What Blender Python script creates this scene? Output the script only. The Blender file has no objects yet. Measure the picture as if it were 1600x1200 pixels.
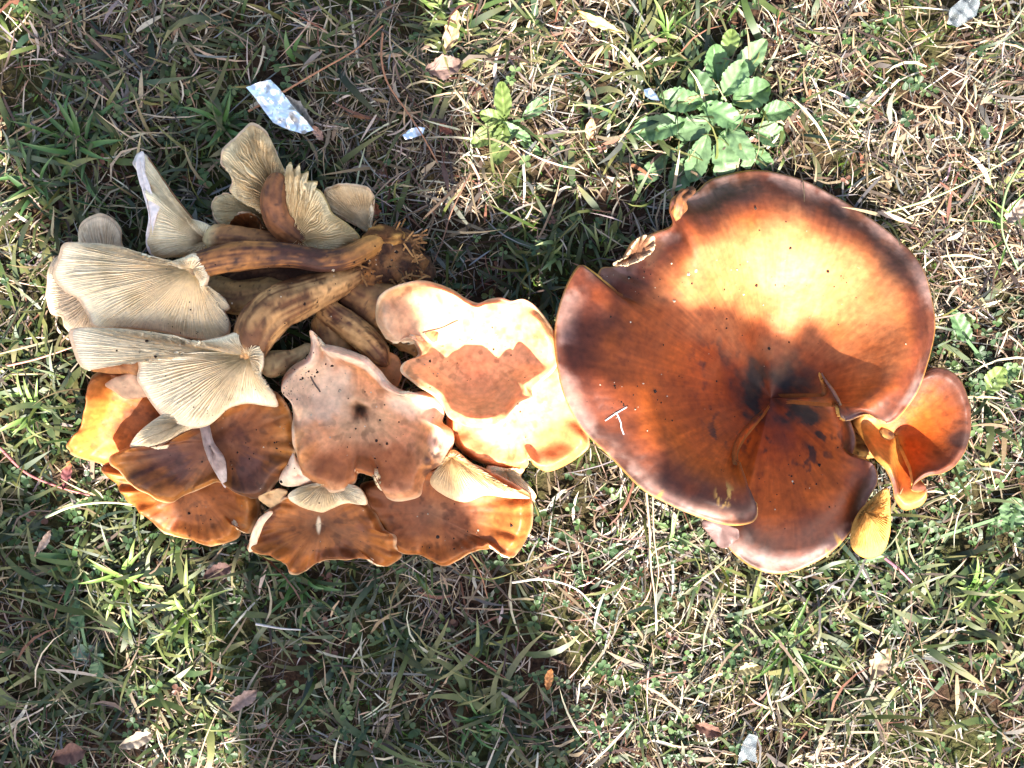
import bpy, math, random
import numpy as np
from mathutils import Vector
from mathutils.bvhtree import BVHTree

rng = np.random.default_rng(7)
random.seed(7)
scene = bpy.context.scene
COL = scene.collection

# ------------------------------------------------------------------ camera, sky, sun, exposure
H = 0.75                      # camera height over the lawn (m)
WIDTH = 0.67                  # width of lawn seen at ground level (m)
S = WIDTH / 1600.0
cam_d = bpy.data.cameras.new('camera')
cam_d.sensor_width = 36.0
cam_d.lens = 36.0 * H / WIDTH
cam_d.clip_start = 0.02
cam_d.clip_end = 300
cam = bpy.data.objects.new('camera', cam_d)
cam.location = (0, 0, H)
COL.objects.link(cam)
scene.camera = cam

SUN_EL = math.radians(43)
SUN_AZ = math.atan2(0.14, -1.0)            # clockwise from +Y
SUNV = Vector((math.sin(SUN_AZ) * math.cos(SUN_EL), math.cos(SUN_AZ) * math.cos(SUN_EL), math.sin(SUN_EL)))
world = bpy.data.worlds.new('World')
scene.world = world
world.use_nodes = True
wn = world.node_tree
sky = wn.nodes.new('ShaderNodeTexSky')
sky.sky_type = 'NISHITA'
sky.sun_disc = False
sky.sun_elevation = SUN_EL
sky.sun_rotation = SUN_AZ
sky.dust_density = 2.4
sky.ozone_density = 0.8
bg = wn.nodes['Background']
bg.inputs['Strength'].default_value = 0.094
wn.links.new(sky.outputs[0], bg.inputs['Color'])
sun_d = bpy.data.lights.new('sun', 'SUN')
sun_d.energy = 5.0
sun_d.angle = math.radians(0.53)
sun_d.color = (1.0, 0.955, 0.88)
sun = bpy.data.objects.new('sun', sun_d)
sun.rotation_euler = (-SUNV).to_track_quat('-Z', 'Y').to_euler()
sun.location = SUNV * 6
COL.objects.link(sun)
vs = scene.view_settings
vs.view_transform = 'Standard'
vs.look = 'None'
vs.exposure = 2.55
vs.gamma = 1.0
vs.use_curve_mapping = False

# ------------------------------------------------------------------ helpers
def P(px, py, z=0.0):
    """photograph pixel + real height (m) -> world point"""
    f = (H - z) / H * S
    return np.array([(px - 800) * f, (600 - py) * f, z])

def PC(p):                    # (px, py, z in cm)
    return P(p[0], p[1], p[2] * 0.01)

def sstep(a, b, x):
    t = np.clip((x - a) / (b - a), 0, 1)
    return t * t * (3 - 2 * t)

def _hash(i, j, k):
    n = (i.astype(np.int64) * 73856093) ^ (j.astype(np.int64) * 19349663) ^ (k.astype(np.int64) * 83492791)
    n = (n ^ (n >> 13)) * 1274126177
    n = n & 0x7fffffff
    n = (n ^ (n >> 15)) * 668265263 & 0x7fffffff
    return (n & 0xffff) / 65535.0

def vnoise(x, y, z=0.0):
    x = np.asarray(x, float); y = np.asarray(y, float); z = np.asarray(z, float)
    x, y, z = np.broadcast_arrays(x, y, z)
    i = np.floor(x); j = np.floor(y); k = np.floor(z)
    a = x - i; b = y - j; c = z - k
    a = a * a * (3 - 2 * a); b = b * b * (3 - 2 * b); c = c * c * (3 - 2 * c)
    r = 0
    for di in (0, 1):
        for dj in (0, 1):
            for dk in (0, 1):
                w = (a if di else 1 - a) * (b if dj else 1 - b) * (c if dk else 1 - c)
                r = r + w * _hash(i + di, j + dj, k + dk)
    return r

def fbm(x, y, z=0.0, o=3):
    r = 0; w = 0.5; t = 0
    for q in range(o):
        f = 2.03 ** q
        r = r + w * vnoise(np.asarray(x) * f + 17.3 * q, np.asarray(y) * f - 9.1 * q, np.asarray(z) * f)
        t += w; w *= 0.5
    return r / t

def ground_z(x, y):
    x = np.asarray(x, float); y = np.asarray(y, float)
    return 0.010 * (fbm(x * 9 + 50, y * 9 + 50) - 0.5) + 0.004 * (fbm(x * 40 + 5, y * 40) - 0.5)

def mesh_obj(name, verts, faces, mat, parent=None, col=None, smooth=True):
    me = bpy.data.meshes.new(name)
    v = np.ascontiguousarray(verts, dtype=np.float32)
    f = np.ascontiguousarray(faces, dtype=np.int32)
    k = f.shape[1]
    me.vertices.add(len(v)); me.vertices.foreach_set('co', v.ravel())
    me.loops.add(f.size); me.loops.foreach_set('vertex_index', f.ravel())
    me.polygons.add(len(f))
    me.polygons.foreach_set('loop_start', np.arange(0, f.size, k, dtype=np.int32))
    me.polygons.foreach_set('loop_total', np.full(len(f), k, dtype=np.int32))
    me.polygons.foreach_set('use_smooth', np.full(len(f), smooth))
    me.update(calc_edges=True)
    if col is not None:
        a = me.attributes.new('Col', 'FLOAT_COLOR', 'POINT')
        c = np.ones((len(v), 4), dtype=np.float32)
        c[:, :3] = np.clip(col, 0, 1)
        a.data.foreach_set('color', c.ravel())
    me.materials.append(mat)
    o = bpy.data.objects.new(name, me)
    COL.objects.link(o)
    if parent is not None:
        o.parent = parent
        o.matrix_parent_inverse.identity()
        o.location = -Vector(parent.location)
    return o

def thing(name, label, cat, loc, group=None):
    o = bpy.data.objects.new(name, None)
    o.empty_display_size = 0.01
    o.location = tuple(float(q) for q in loc)
    COL.objects.link(o)
    return tag(o, label, cat, group)

def tag(o, label=None, cat=None, group=None, kind=None):
    if label: o['label'] = label
    if cat: o['category'] = cat
    if group: o['group'] = group
    if kind: o['kind'] = kind
    return o

def grid_faces(nr, nc, wrap):
    r = np.arange(nr - 1)[:, None]
    c = np.arange(nc if wrap else nc - 1)[None, :]
    c2 = (c + 1) % nc
    return np.stack([r * nc + c, r * nc + c2, (r + 1) * nc + c2, (r + 1) * nc + c], -1).reshape(-1, 4)

def spline(pts, n, closed):
    p = np.asarray(pts, float)
    m = len(p)
    if closed:
        idx = lambda i: p[np.asarray(i) % m]; segs = m
    else:
        pe = np.vstack([2 * p[0] - p[1], p, 2 * p[-1] - p[-2]])
        idx = lambda i: pe[np.asarray(i) + 1]; segs = m - 1
    s = np.arange(segs)
    t = np.linspace(0, 1, 24, endpoint=False)[None, :, None]
    a, b, c, d = (idx(s + q)[:, None, :] for q in (-1, 0, 1, 2))
    q = 0.5 * (2 * b + (c - a) * t + (2 * a - 5 * b + 4 * c - d) * t ** 2 + (3 * b - 3 * c + d - a) * t ** 3)
    q = q.reshape(-1, p.shape[1])
    q = np.vstack([q, q[:1] if closed else p[-1:]])
    L = np.r_[0, np.cumsum(np.linalg.norm(np.diff(q[:, :3], axis=0), axis=1))]
    tt = np.linspace(0, L[-1], n + 1)[:-1] if closed else np.linspace(0, L[-1], n)
    return np.stack([np.interp(tt, L, q[:, k]) for k in range(p.shape[1])], 1)

# ------------------------------------------------------------------ materials
def principled(name, rough=0.5, spec=0.3, trans=0.0, trans_tint=(1, 1, 1), bump=0.0, bscale=400.0, var=0.15, coat=0.0, col=None, sss=0.0):
    m = bpy.data.materials.new(name)
    m.use_nodes = True
    nt = m.node_tree; N = nt.nodes; L = nt.links
    b = N['Principled BSDF']; out = N['Material Output']
    b.inputs['Roughness'].default_value = rough
    b.inputs['Specular IOR Level'].default_value = spec
    if coat:
        b.inputs['Coat Weight'].default_value = coat
        b.inputs['Coat Roughness'].default_value = 0.25
    tc = N.new('ShaderNodeTexCoord')
    nz = N.new('ShaderNodeTexNoise'); nz.inputs['Scale'].default_value = bscale
    nz.inputs['Detail'].default_value = 4.0
    L.new(tc.outputs['Object'], nz.inputs['Vector'])
    if col is None:
        at = N.new('ShaderNodeAttribute'); at.attribute_name = 'Col'; src = at.outputs['Color']
    else:
        rgb = N.new('ShaderNodeRGB'); rgb.outputs[0].default_value = (*col, 1); src = rgb.outputs[0]
    mr = N.new('ShaderNodeMapRange')
    mr.inputs['From Min'].default_value = 0.3; mr.inputs['From Max'].default_value = 0.7
    mr.inputs['To Min'].default_value = 1 - var; mr.inputs['To Max'].default_value = 1 + var
    L.new(nz.outputs['Fac'], mr.inputs['Value'])
    mx = N.new('ShaderNodeVectorMath'); mx.operation = 'MULTIPLY'
    L.new(src, mx.inputs[0]); L.new(mr.outputs[0], mx.inputs[1])
    colo = mx.outputs[0]
    L.new(colo, b.inputs['Base Color'])
    if bump:
        bp = N.new('ShaderNodeBump'); bp.inputs['Strength'].default_value = bump
        bp.inputs['Distance'].default_value = 0.0006
        L.new(nz.outputs['Fac'], bp.inputs['Height']); L.new(bp.outputs[0], b.inputs['Normal'])
    if sss:
        b.inputs['Subsurface Weight'].default_value = sss
        b.inputs['Subsurface Radius'].default_value = (0.006, 0.003, 0.0012)
        b.inputs['Subsurface Scale'].default_value = 1.0
    if trans:
        tr = N.new('ShaderNodeBsdfTranslucent')
        tm = N.new('ShaderNodeVectorMath'); tm.operation = 'MULTIPLY'
        tm.inputs[1].default_value = trans_tint
        L.new(colo, tm.inputs[0]); L.new(tm.outputs[0], tr.inputs['Color'])
        ms = N.new('ShaderNodeMixShader'); ms.inputs[0].default_value = trans
        L.new(b.outputs[0], ms.inputs[1]); L.new(tr.outputs[0], ms.inputs[2]); L.new(ms.outputs[0], out.inputs['Surface'])
    return m

M_CAP = principled('cap_skin', 0.48, 0.25, 0.28, (1.5, 0.95, 0.45), 0.45, 260, 0.20)
M_GILL = principled('gill_flesh', 0.7, 0.15, 0.08, (1.3, 1.0, 0.6), 0.15, 500, 0.10)
M_STEM = principled('stem_flesh', 0.65, 0.25, 0.0, bump=0.5, bscale=260, var=0.22)
M_GRASS = principled('grass_blade', 0.48, 0.35, 0.28, (1.15, 1.2, 0.6), 0.0, 300, 0.14)
M_STRAW = principled('dry_straw', 0.6, 0.3, 0.12, (1.1, 1.0, 0.8), 0.0, 500, 0.18)
M_LEAF = principled('plant_leaf', 0.5, 0.35, 0.25, (1.1, 1.2, 0.5), 0.35, 500, 0.14)
M_DEAD = principled('dead_leaf', 0.7, 0.2, 0.08, (1.1, 0.9, 0.6), 0.5, 500, 0.25)
M_SOIL = principled('soil_crumb', 0.9, 0.1, 0.0, bump=0.6, bscale=500, var=0.3)
M_SCREEN_LIMB = principled('shade_screen_limb', 0.9, 0.1, 0.0, bump=0.8, bscale=60, var=0.3, col=(0.13, 0.09, 0.06))
M_NEEDLE = principled('pine_needle', 0.5, 0.3, 0.0, var=0.2)

def soil_material():
    m = bpy.data.materials.new('lawn_soil'); m.use_nodes = True
    nt = m.node_tree; N = nt.nodes; L = nt.links; b = N['Principled BSDF']
    tc = N.new('ShaderNodeTexCoord')
    n1 = N.new('ShaderNodeTexNoise'); n1.inputs['Scale'].default_value = 14; n1.inputs['Detail'].default_value = 6
    n2 = N.new('ShaderNodeTexNoise'); n2.inputs['Scale'].default_value = 320; n2.inputs['Detail'].default_value = 5
    for n in (n1, n2): L.new(tc.outputs['Object'], n.inputs['Vector'])
    r1 = N.new('ShaderNodeValToRGB'); e = r1.color_ramp.elements
    e[0].position = 0.42; e[0].color = (0.030, 0.018, 0.012, 1)
    e[1].position = 0.60; e[1].color = (0.026, 0.032, 0.010, 1)
    L.new(n1.outputs['Fac'], r1.inputs[0])
    r2 = N.new('ShaderNodeValToRGB'); e = r2.color_ramp.elements
    e[0].position = 0.3; e[0].color = (0.45, 0.42, 0.4, 1); e[1].position = 0.75; e[1].color = (1.9, 1.7, 1.5, 1)
    L.new(n2.outputs['Fac'], r2.inputs[0])
    mx = N.new('ShaderNodeVectorMath'); mx.operation = 'MULTIPLY'
    L.new(r1.outputs[0], mx.inputs[0]); L.new(r2.outputs[0], mx.inputs[1]); L.new(mx.outputs[0], b.inputs['Base Color'])
    b.inputs['Roughness'].default_value = 0.95; b.inputs['Specular IOR Level'].default_value = 0.1
    bp = N.new('ShaderNodeBump'); bp.inputs['Strength'].default_value = 0.9; bp.inputs['Distance'].default_value = 0.003
    L.new(n2.outputs['Fac'], bp.inputs['Height']); L.new(bp.outputs[0], b.inputs['Normal'])
    return m

def foil_material():
    m = bpy.data.materials.new('foil'); m.use_nodes = True
    nt = m.node_tree; N = nt.nodes; L = nt.links; b = N['Principled BSDF']
    b.inputs['Metallic'].default_value = 1.0; b.inputs['Roughness'].default_value = 0.30
    b.inputs['Base Color'].default_value = (0.80, 0.80, 0.79, 1)
    tc = N.new('ShaderNodeTexCoord'); n = N.new('ShaderNodeTexVoronoi'); n.inputs['Scale'].default_value = 110
    L.new(tc.outputs['Object'], n.inputs['Vector'])
    bp = N.new('ShaderNodeBump'); bp.inputs['Strength'].default_value = 0.9; bp.inputs['Distance'].default_value = 0.004
    L.new(n.outputs['Distance'], bp.inputs['Height']); L.new(bp.outputs[0], b.inputs['Normal'])
    return m

def plastic_material():
    m = bpy.data.materials.new('clear_plastic'); m.use_nodes = True
    b = m.node_tree.nodes['Principled BSDF']
    b.inputs['Base Color'].default_value = (0.30, 0.33, 0.34, 1); b.inputs['Roughness'].default_value = 0.2
    b.inputs['Transmission Weight'].default_value = 0.75; b.inputs['IOR'].default_value = 1.4
    return m
M_FOIL = foil_material(); M_PLASTIC = plastic_material()

# ------------------------------------------------------------------ ground
def build_ground():
    inner = np.linspace(-1.0, 1.0, 230)
    outer = 1.0 + np.geomspace(0.01, 59, 30)
    c = np.r_[-outer[::-1], inner, outer]
    X, Y = np.meshgrid(c, c)
    fade = np.clip(1.5 - np.maximum(abs(X), abs(Y)) * 0.4, 0, 1)
    Z = ground_z(X, Y) * fade
    v = np.stack([X, Y, Z], -1).reshape(-1, 3)
    o = mesh_obj('ground', v, grid_faces(len(c), len(c), False), soil_material())
    tag(o, kind='structure')
build_ground()

# ------------------------------------------------------------------ mushrooms
CAPV = []                     # vertices of everything fungal (for flattening the grass beneath)
SURF = []                     # (verts, faces) for dropping crumbs on

def lerp(a, b, t):
    return np.asarray(a) + (np.asarray(b) - np.asarray(a)) * t[..., None]

def pal(v, stops):
    xs = [s[0] for s in stops]
    return np.stack([np.interp(v, xs, [s[1][k] for s in stops]) for k in range(3)], -1)

# base colours (linear)
ORANGE = (0.50, 0.150, 0.026); DEEP = (0.30, 0.062, 0.010); RUST = (0.36, 0.13, 0.035)
DARK = (0.085, 0.038, 0.028); BLACK = (0.020, 0.014, 0.013)
TAN = (0.66, 0.42, 0.22); PALE = (0.74, 0.50, 0.33); PINK = (0.62, 0.36, 0.22)
CREAM = (0.86, 0.68, 0.42); WHITE = (0.78, 0.74, 0.66); GREYB = (0.42, 0.32, 0.27); LILAC = (0.50, 0.44, 0.45)
GOLD = (0.62, 0.34, 0.08)

class Surface:
    """a curved sheet spanned between a centre and a rim curve"""
    def __init__(s, ctr, rim, closed=True, p=1.3, roll=0.0, wave=0.0, wk=9, rough=0.0006, bulge=0.0, seed=0, rollmask=None, soft=0.035, softv=0.45, lump=0.0, wp=5, lip=0.0, dimple=0.0, slit=None, rollv=0.84):
        s.slit = slit; s.rollv = rollv
        s.soft, s.softv, s.lump, s.wp, s.lip, s.dimple = soft, softv, lump, wp, lip, dimple
        s.C = PC(ctr); s.rimpts = np.array([PC(r) for r in rim]); s.closed = closed
        s.p, s.roll, s.wave, s.wk, s.rough, s.bulge, s.seed = p, roll, wave, wk, rough, bulge, seed
        s.rollmask = rollmask
    def eval(s, nu, V):
        R = spline(s.rimpts, nu, s.closed)
        u = (np.arange(nu) / (nu if s.closed else nu - 1))[None, :]
        v = V[:, None]
        sig = s.soft * nu
        kx = np.arange(-int(3 * sig), int(3 * sig) + 1); kw = np.exp(-0.5 * (kx / sig) ** 2); kw /= kw.sum()
        Rp = np.pad(R, ((len(kx) // 2,) * 2, (0, 0)), mode='wrap' if s.closed else 'edge')
        Rs = np.stack([np.convolve(Rp[:, k], kw, 'valid') for k in range(3)], 1)
        if not s.closed:
            w0 = np.clip(np.minimum(np.arange(nu), nu - 1 - np.arange(nu)) / (3 * sig), 0, 1)[:, None]
            Rs = R * (1 - w0) + Rs * w0
        bl = sstep(s.softv, 1.0, v)[..., None]
        R3 = Rs[None] * (1 - bl) + R[None] * bl
        XY = s.C[:2] + (R3[..., :2] - s.C[:2]) * v[..., None]
        if s.slit:                                  # the free edge bows back from the straight radius
            XY = XY - np.array([1.0, -0.25]) * (s.slit[0] * S * np.sin(np.pi * np.clip(v, 0, 1) ** 1.25) ** 1.2 * np.exp(-(u / s.slit[1]) ** 2))[..., None]
        dz = (R3[..., 2] - s.C[2])
        Z = s.C[2] + dz * v ** s.p + s.bulge * 4 * v * (1 - v)
        rm = 1.0
        roll = s.roll * sstep(s.rollv, 1.02, v) ** 2
        if s.lip:
            la = 2 * np.pi * u
            ln = fbm(np.cos(la) * 2.6 + s.seed * 1.3 + 20, np.sin(la) * 2.6 + 20, s.seed, 2)
            Z = Z + s.lip * (sstep(0.62, 0.90, v) - 1.7 * sstep(0.88, 1.02, v)) * (np.clip((ln - 0.32) * 3.2, -0.5, 1.6))
        if s.dimple: Z = Z - s.dimple * np.exp(-(v / 0.09) ** 2)
        Z = Z - roll * rm
        a = 2 * np.pi * u
        cu, su = np.cos(a), np.sin(a)
        Z = Z + s.wave * v ** s.wp * (fbm(cu * s.wk / 3 + s.seed * 3.1 + 40, su * s.wk / 3 + s.seed + 40, 0, 2) - 0.5) * 2 * np.ones_like(v)
        Z = Z + s.rough * 2 * (fbm(XY[..., 0] * 70 + s.seed, XY[..., 1] * 70, s.seed * 1.7) - 0.5)
        Z = Z + s.lump * 2 * (fbm(XY[..., 0] * 27 + 3 * s.seed + 60, XY[..., 1] * 27 + s.seed + 60, s.seed * 0.7, 2) - 0.5) * sstep(0.0, 0.4, v)
        Pn = np.dstack([XY, Z])
        du = np.gradient(Pn, axis=1)
        if s.closed:
            du[:, 0] = (Pn[:, 1] - Pn[:, -1]) / 2; du[:, -1] = (Pn[:, 0] - Pn[:, -2]) / 2
        dv = np.gradient(Pn, axis=0)
        n = np.cross(dv, du)
        n /= np.linalg.norm(n, axis=-1, keepdims=True) + 1e-12
        n = np.where(n[..., 2:3] < 0, -n, n)
        n = n * 0.45 + np.array([0, 0, 0.75])
        n /= np.linalg.norm(n, axis=-1, keepdims=True)
        return Pn, n, np.broadcast_to(u, Z.shape), np.broadcast_to(v, Z.shape)

def shell(s, name, parent, mat, colf, t=0.0016, tedge=0.0009, nu=220, nv=34, undercol=None, lift=0.0, underv=None):
    V = np.r_[0.0, np.linspace(0.03, 1, nv - 1) ** 0.9]
    A, n, u, v = s.eval(nu, V)
    A = A + n * lift
    th = (tedge + (t - tedge) * (1 - v ** 3))[..., None]
    B = A - n * th
    out = A[-1] - A[-2]
    out /= np.linalg.norm(out, axis=-1, keepdims=True) + 1e-12
    E = (A[-1] + B[-1]) / 2 + out * tedge * 0.6
    rows = np.concatenate([A, E[None], B[::-1]], 0)
    ca = colf(u, v, A)
    cb = ca if undercol is None else np.broadcast_to(np.asarray(undercol), ca.shape)
    if underv is not None: cb = lerp(np.broadcast_to(np.array((0.22, 0.07, 0.018)), ca.shape), cb, sstep(underv, underv + 0.06, v))
    ce = ca[-1] * 0.5 + cb[-1] * 0.5
    cols = np.concatenate([ca, ce[None], cb[::-1]], 0)
    verts = rows.reshape(-1, 3)
    f = grid_faces(rows.shape[0], nu, s.closed)
    if not s.closed:
        nr = rows.shape[0]; k = np.arange(nv - 1)
        for cc in (0, nu - 1):
            side = np.stack([k * nu + cc, (k + 1) * nu + cc, (nr - 2 - k) * nu + cc, (nr - 1 - k) * nu + cc], -1)
            f = np.vstack([f, side])
    CAPV.append(verts); SURF.append((verts, f))
    return mesh_obj(name, verts, f, mat, parent, cols.reshape(-1, 3))

def gillsheet(s, name, parent, colf, K=110, depth=0.0028, up=False, off=0.0016, vmax=0.975, nv=30, vmin=0.0, wob=0.25, ns=6, skip=()):
    K = int(K * (0.88 if up else 1)); depth = depth * (1.15 if up else 1)
    nu = K * ns
    V = np.linspace(vmin, vmax, nv)
    A, n, u, v = s.eval(nu, V)
    g = u * K + wob * (fbm(u * K * 0.35, v * 5, s.seed + 3.0, 2) - 0.5) * 4 + wob * 0.6 * np.sin(v * 9 + s.seed)
    kid = np.floor(g)
    c1 = (0.5 + 0.5 * np.cos(2 * np.pi * g)) ** 1.6
    c2 = (0.5 + 0.5 * np.cos(2 * np.pi * (g + 0.5))) ** 2.4
    start = 0.30 + 0.45 * _hash(np.floor(g + 0.5), kid * 0 + 3, kid * 0 + int(s.seed))
    ridge = np.maximum(c1, c2 * sstep(0, 0.2, v - start) * 0.9)
    hgt = 0.75 + 0.5 * _hash(np.floor(g + 0.5), kid * 0 + 11, kid * 0 + int(s.seed))
    env = (sstep(-0.02, 0.25, v) * 0.75 + 0.25) * (1 - sstep(0.80, 1.0, v) * 0.8)
    d = depth * ridge * hgt * env
    if up:
        Pn = A + n * (0.0004 + d)[..., None]
    else:
        Pn = A - n * (off + d)[..., None]
    col = colf(u, v, A) * (0.80 + 0.22 * ridge[..., None])  # shade between gills put into the colour: valleys darker than ridges
    verts = Pn.reshape(-1, 3)
    f = grid_faces(nv, nu, s.closed)
    for (sx, sy, sr) in skip:
        fz = (H - verts[:, 2]) / H * S
        far = np.hypot(verts[:, 0] / fz + 800 - sx, 600 - verts[:, 1] / fz - sy) > sr
        f = f[far[f].all(1)]
    CAPV.append(verts); SURF.append((verts, f))
    return mesh_obj(name, verts, f, M_GILL, parent, col.reshape(-1, 3))

def stem(name, parent, path, colf, ns=44, nl=110, rough=0.15, seed=0):
    """path: (px, py, z cm, radius px)"""
    pts = np.array([np.r_[PC(q), q[3] * S * (H - q[2] * 0.01) / H] for q in path])
    c = spline(pts, nl, False)
    r = c[:, 3].copy(); c = c[:, :3]
    t = np.gradient(c, axis=0); t /= np.linalg.norm(t, axis=1, keepdims=True)
    up = np.array([0, 0, 1.0]); side = np.cross(t, up); side /= np.linalg.norm(side, axis=1, keepdims=True) + 1e-9
    nn = np.cross(side, t)
    a = np.linspace(0, 2 * np.pi, ns, endpoint=False)
    s = np.linspace(0, 1, nl)
    ca, sa = np.cos(a)[None, :], np.sin(a)[None, :]
    rr = r[:, None] * (1 + rough * 2 * (fbm(ca * 2 + seed * 7 + 9, sa * 2 + 9, s[:, None] * 5 + seed) - 0.5)
                       + rough * 1.1 * (fbm(ca * 7 + seed * 3 + 9, sa * 7 + 9, s[:, None] * 3) - 0.5)
                       + rough * 0.8 * (fbm(ca * 15 + seed * 3 + 9, sa * 15 + 9, s[:, None] * 6, 2) - 0.5))
    endr = np.minimum(1, np.minimum(s, 1 - s) * 9 + 0.08) ** 0.6
    rr = rr * endr[:, None]
    V = c[:, None, :] + side[:, None, :] * (rr * ca)[..., None] + nn[:, None, :] * (rr * sa)[..., None]
    V = np.concatenate([np.repeat(c[:1, None, :], ns, 1), V, np.repeat(c[-1:, None, :], ns, 1)], 0)
    S2 = np.r_[0, s, 1][:, None] * np.ones((1, ns)); A2 = np.ones((nl + 2, 1)) * a[None, :]
    col = colf(S2, A2, V)
    verts = V.reshape(-1, 3); f = grid_faces(nl + 2, ns, True)
    CAPV.append(verts); SURF.append((verts, f))
    return mesh_obj(name, verts, f, M_STEM, parent, col.reshape(-1, 3))

def stemcol(light, dark, amt=0.5, pale_end=None, seed=0, dark_end=None):
    def f(s, a, Pn):
        st = fbm(np.cos(a) * 9 + 9 + seed, np.sin(a) * 9 + 9, s * 4.0 + seed, 4)
        bl = fbm(Pn[..., 0] * 75 + seed, Pn[..., 1] * 75, Pn[..., 2] * 75, 5)
        k = np.clip((0.40 * st + 0.60 * bl - 0.58 + amt * 0.28) * 6.0, 0, 1)
        c = lerp(light, dark, k) * (0.50 + 0.60 * st)[..., None] * np.array([1.12, 0.98, 0.80])
        sp = fbm(Pn[..., 0] * 380, Pn[..., 1] * 380, Pn[..., 2] * 380, 3)
        c = lerp(c, np.asarray(dark) * 0.5, 0.75 * sstep(0.60, 0.74, sp))
        if pale_end is not None:
            c = lerp(c, pale_end, 0.8 * sstep(0.16, 0.02, s + 0.2 * (bl - 0.5)))
        if dark_end is not None:
            c = lerp(c, dark_end, sstep(0.70, 1.0, s + 0.25 * (bl - 0.5)))
        return c
    return f

def capcol(stops, rimpale=None, rimw=0.03, blotch=None, bamt=0.5, seed=0, bscale=45, streak=0.35, extra=None, gain=0.80, tint=(1.0, 0.83, 0.60), fleck=0.35):
    def f(u, v, Pn):
        x, y = Pn[..., 0], Pn[..., 1]
        a = 2 * np.pi * u
        w = fbm(x * 55 + seed, y * 55, seed) - 0.5
        rs = (fbm(np.cos(a) * 14 + 40 + seed, np.sin(a) * 14 + 40, v * 1.6, 3) - 0.5) * sstep(0.08, 0.55, v)
        vv = np.clip(v + w * 0.22 + rs * 0.16, 0, 1)
        c = pal(vv, stops)
        c = c * (1 + streak * rs[..., None] * 1.6)
        if blotch is not None:
            b = fbm(x * bscale + 3 * seed, y * bscale + 8, seed + 2.0, 4) + 0.25 * rs
            c = lerp(c, blotch, bamt * sstep(0.50, 0.66, b))
        c = c * (0.72 + 0.56 * fbm(x * 60 + 5 * seed, y * 60, seed + 5.0, 4))[..., None] * np.array(tint)
        fine = fbm(x * 420 + seed, y * 420, 0, 2)
        c = c * (0.88 + 0.24 * fine[..., None])
        fl = fbm(x * 210 + 9 * seed, y * 210, seed + 9.0, 3)
        c = c * gain * (1 - fleck * sstep(0.60, 0.72, fl))[..., None]
        if extra is not None:
            c = extra(c, u, v, Pn)
        if rimpale is not None:
            rn = np.clip(0.15 + 2.2 * (fbm(x * 38 + seed, y * 38, 6.0, 3) - 0.30), 0, 1)
            c = lerp(c, np.asarray(rimpale) * 0.85, rn * sstep(1 - rimw * 1.6, 1 - rimw * 0.4, v + 0.02 * w))
        return c
    return f

def gillcol(base=CREAM, stain=(0.46, 0.26, 0.08), amt=0.5, near=None, rim=None, seed=0):
    def f(u, v, Pn):
        x, y = Pn[..., 0], Pn[..., 1]
        b = fbm(x * 40 + seed, y * 40 + seed * 2, 1.0, 4)
        c = lerp(np.asarray(base), stain, amt * sstep(0.50, 0.72, b))
        if near is not None:
            c = lerp(c, near, 0.75 * sstep(0.32, 0.04, v + (b - 0.5) * 0.3))
        if rim is not None:
            c = lerp(c, rim, 0.8 * sstep(0.93, 0.985, v))
        fine = fbm(x * 300, y * 300, 0, 2)
        return c * (0.9 + 0.2 * fine[..., None])
    return f

def flat(c, amt=0.12, seed=0):
    def f(u, v, Pn):
        n = fbm(Pn[..., 0] * 160 + seed, Pn[..., 1] * 160, 0, 3)
        return np.asarray(c) * (1 - amt + 2 * amt * n[..., None])
    return f

def px_blob(Pn, cx, cy, rx, ry, ang=0.0, q1=1.15, q0=0.45):
    """soft 0..1 patch at a place on the mushroom given by its photograph pixel"""
    f = (H - Pn[..., 2]) / H * S
    X = Pn[..., 0] / f + 800 - cx; Y = 600 - Pn[..., 1] / f - cy
    ca, sa = math.cos(ang), math.sin(ang)
    q = np.sqrt(((X * ca + Y * sa) / rx) ** 2 + ((-X * sa + Y * ca) / ry) ** 2)
    return sstep(q1, q0, q + 0.7 * (fbm(X * 0.035 + 9, Y * 0.035 + 9) - 0.5))

PILE = 'mushrooms heaped in the pile'
def mushroom(label, base, group=PILE):
    x, y, _ = P(*base)
    return thing('mushroom', label, 'mushroom', (x, y, float(ground_z(x, y))), group)

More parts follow.
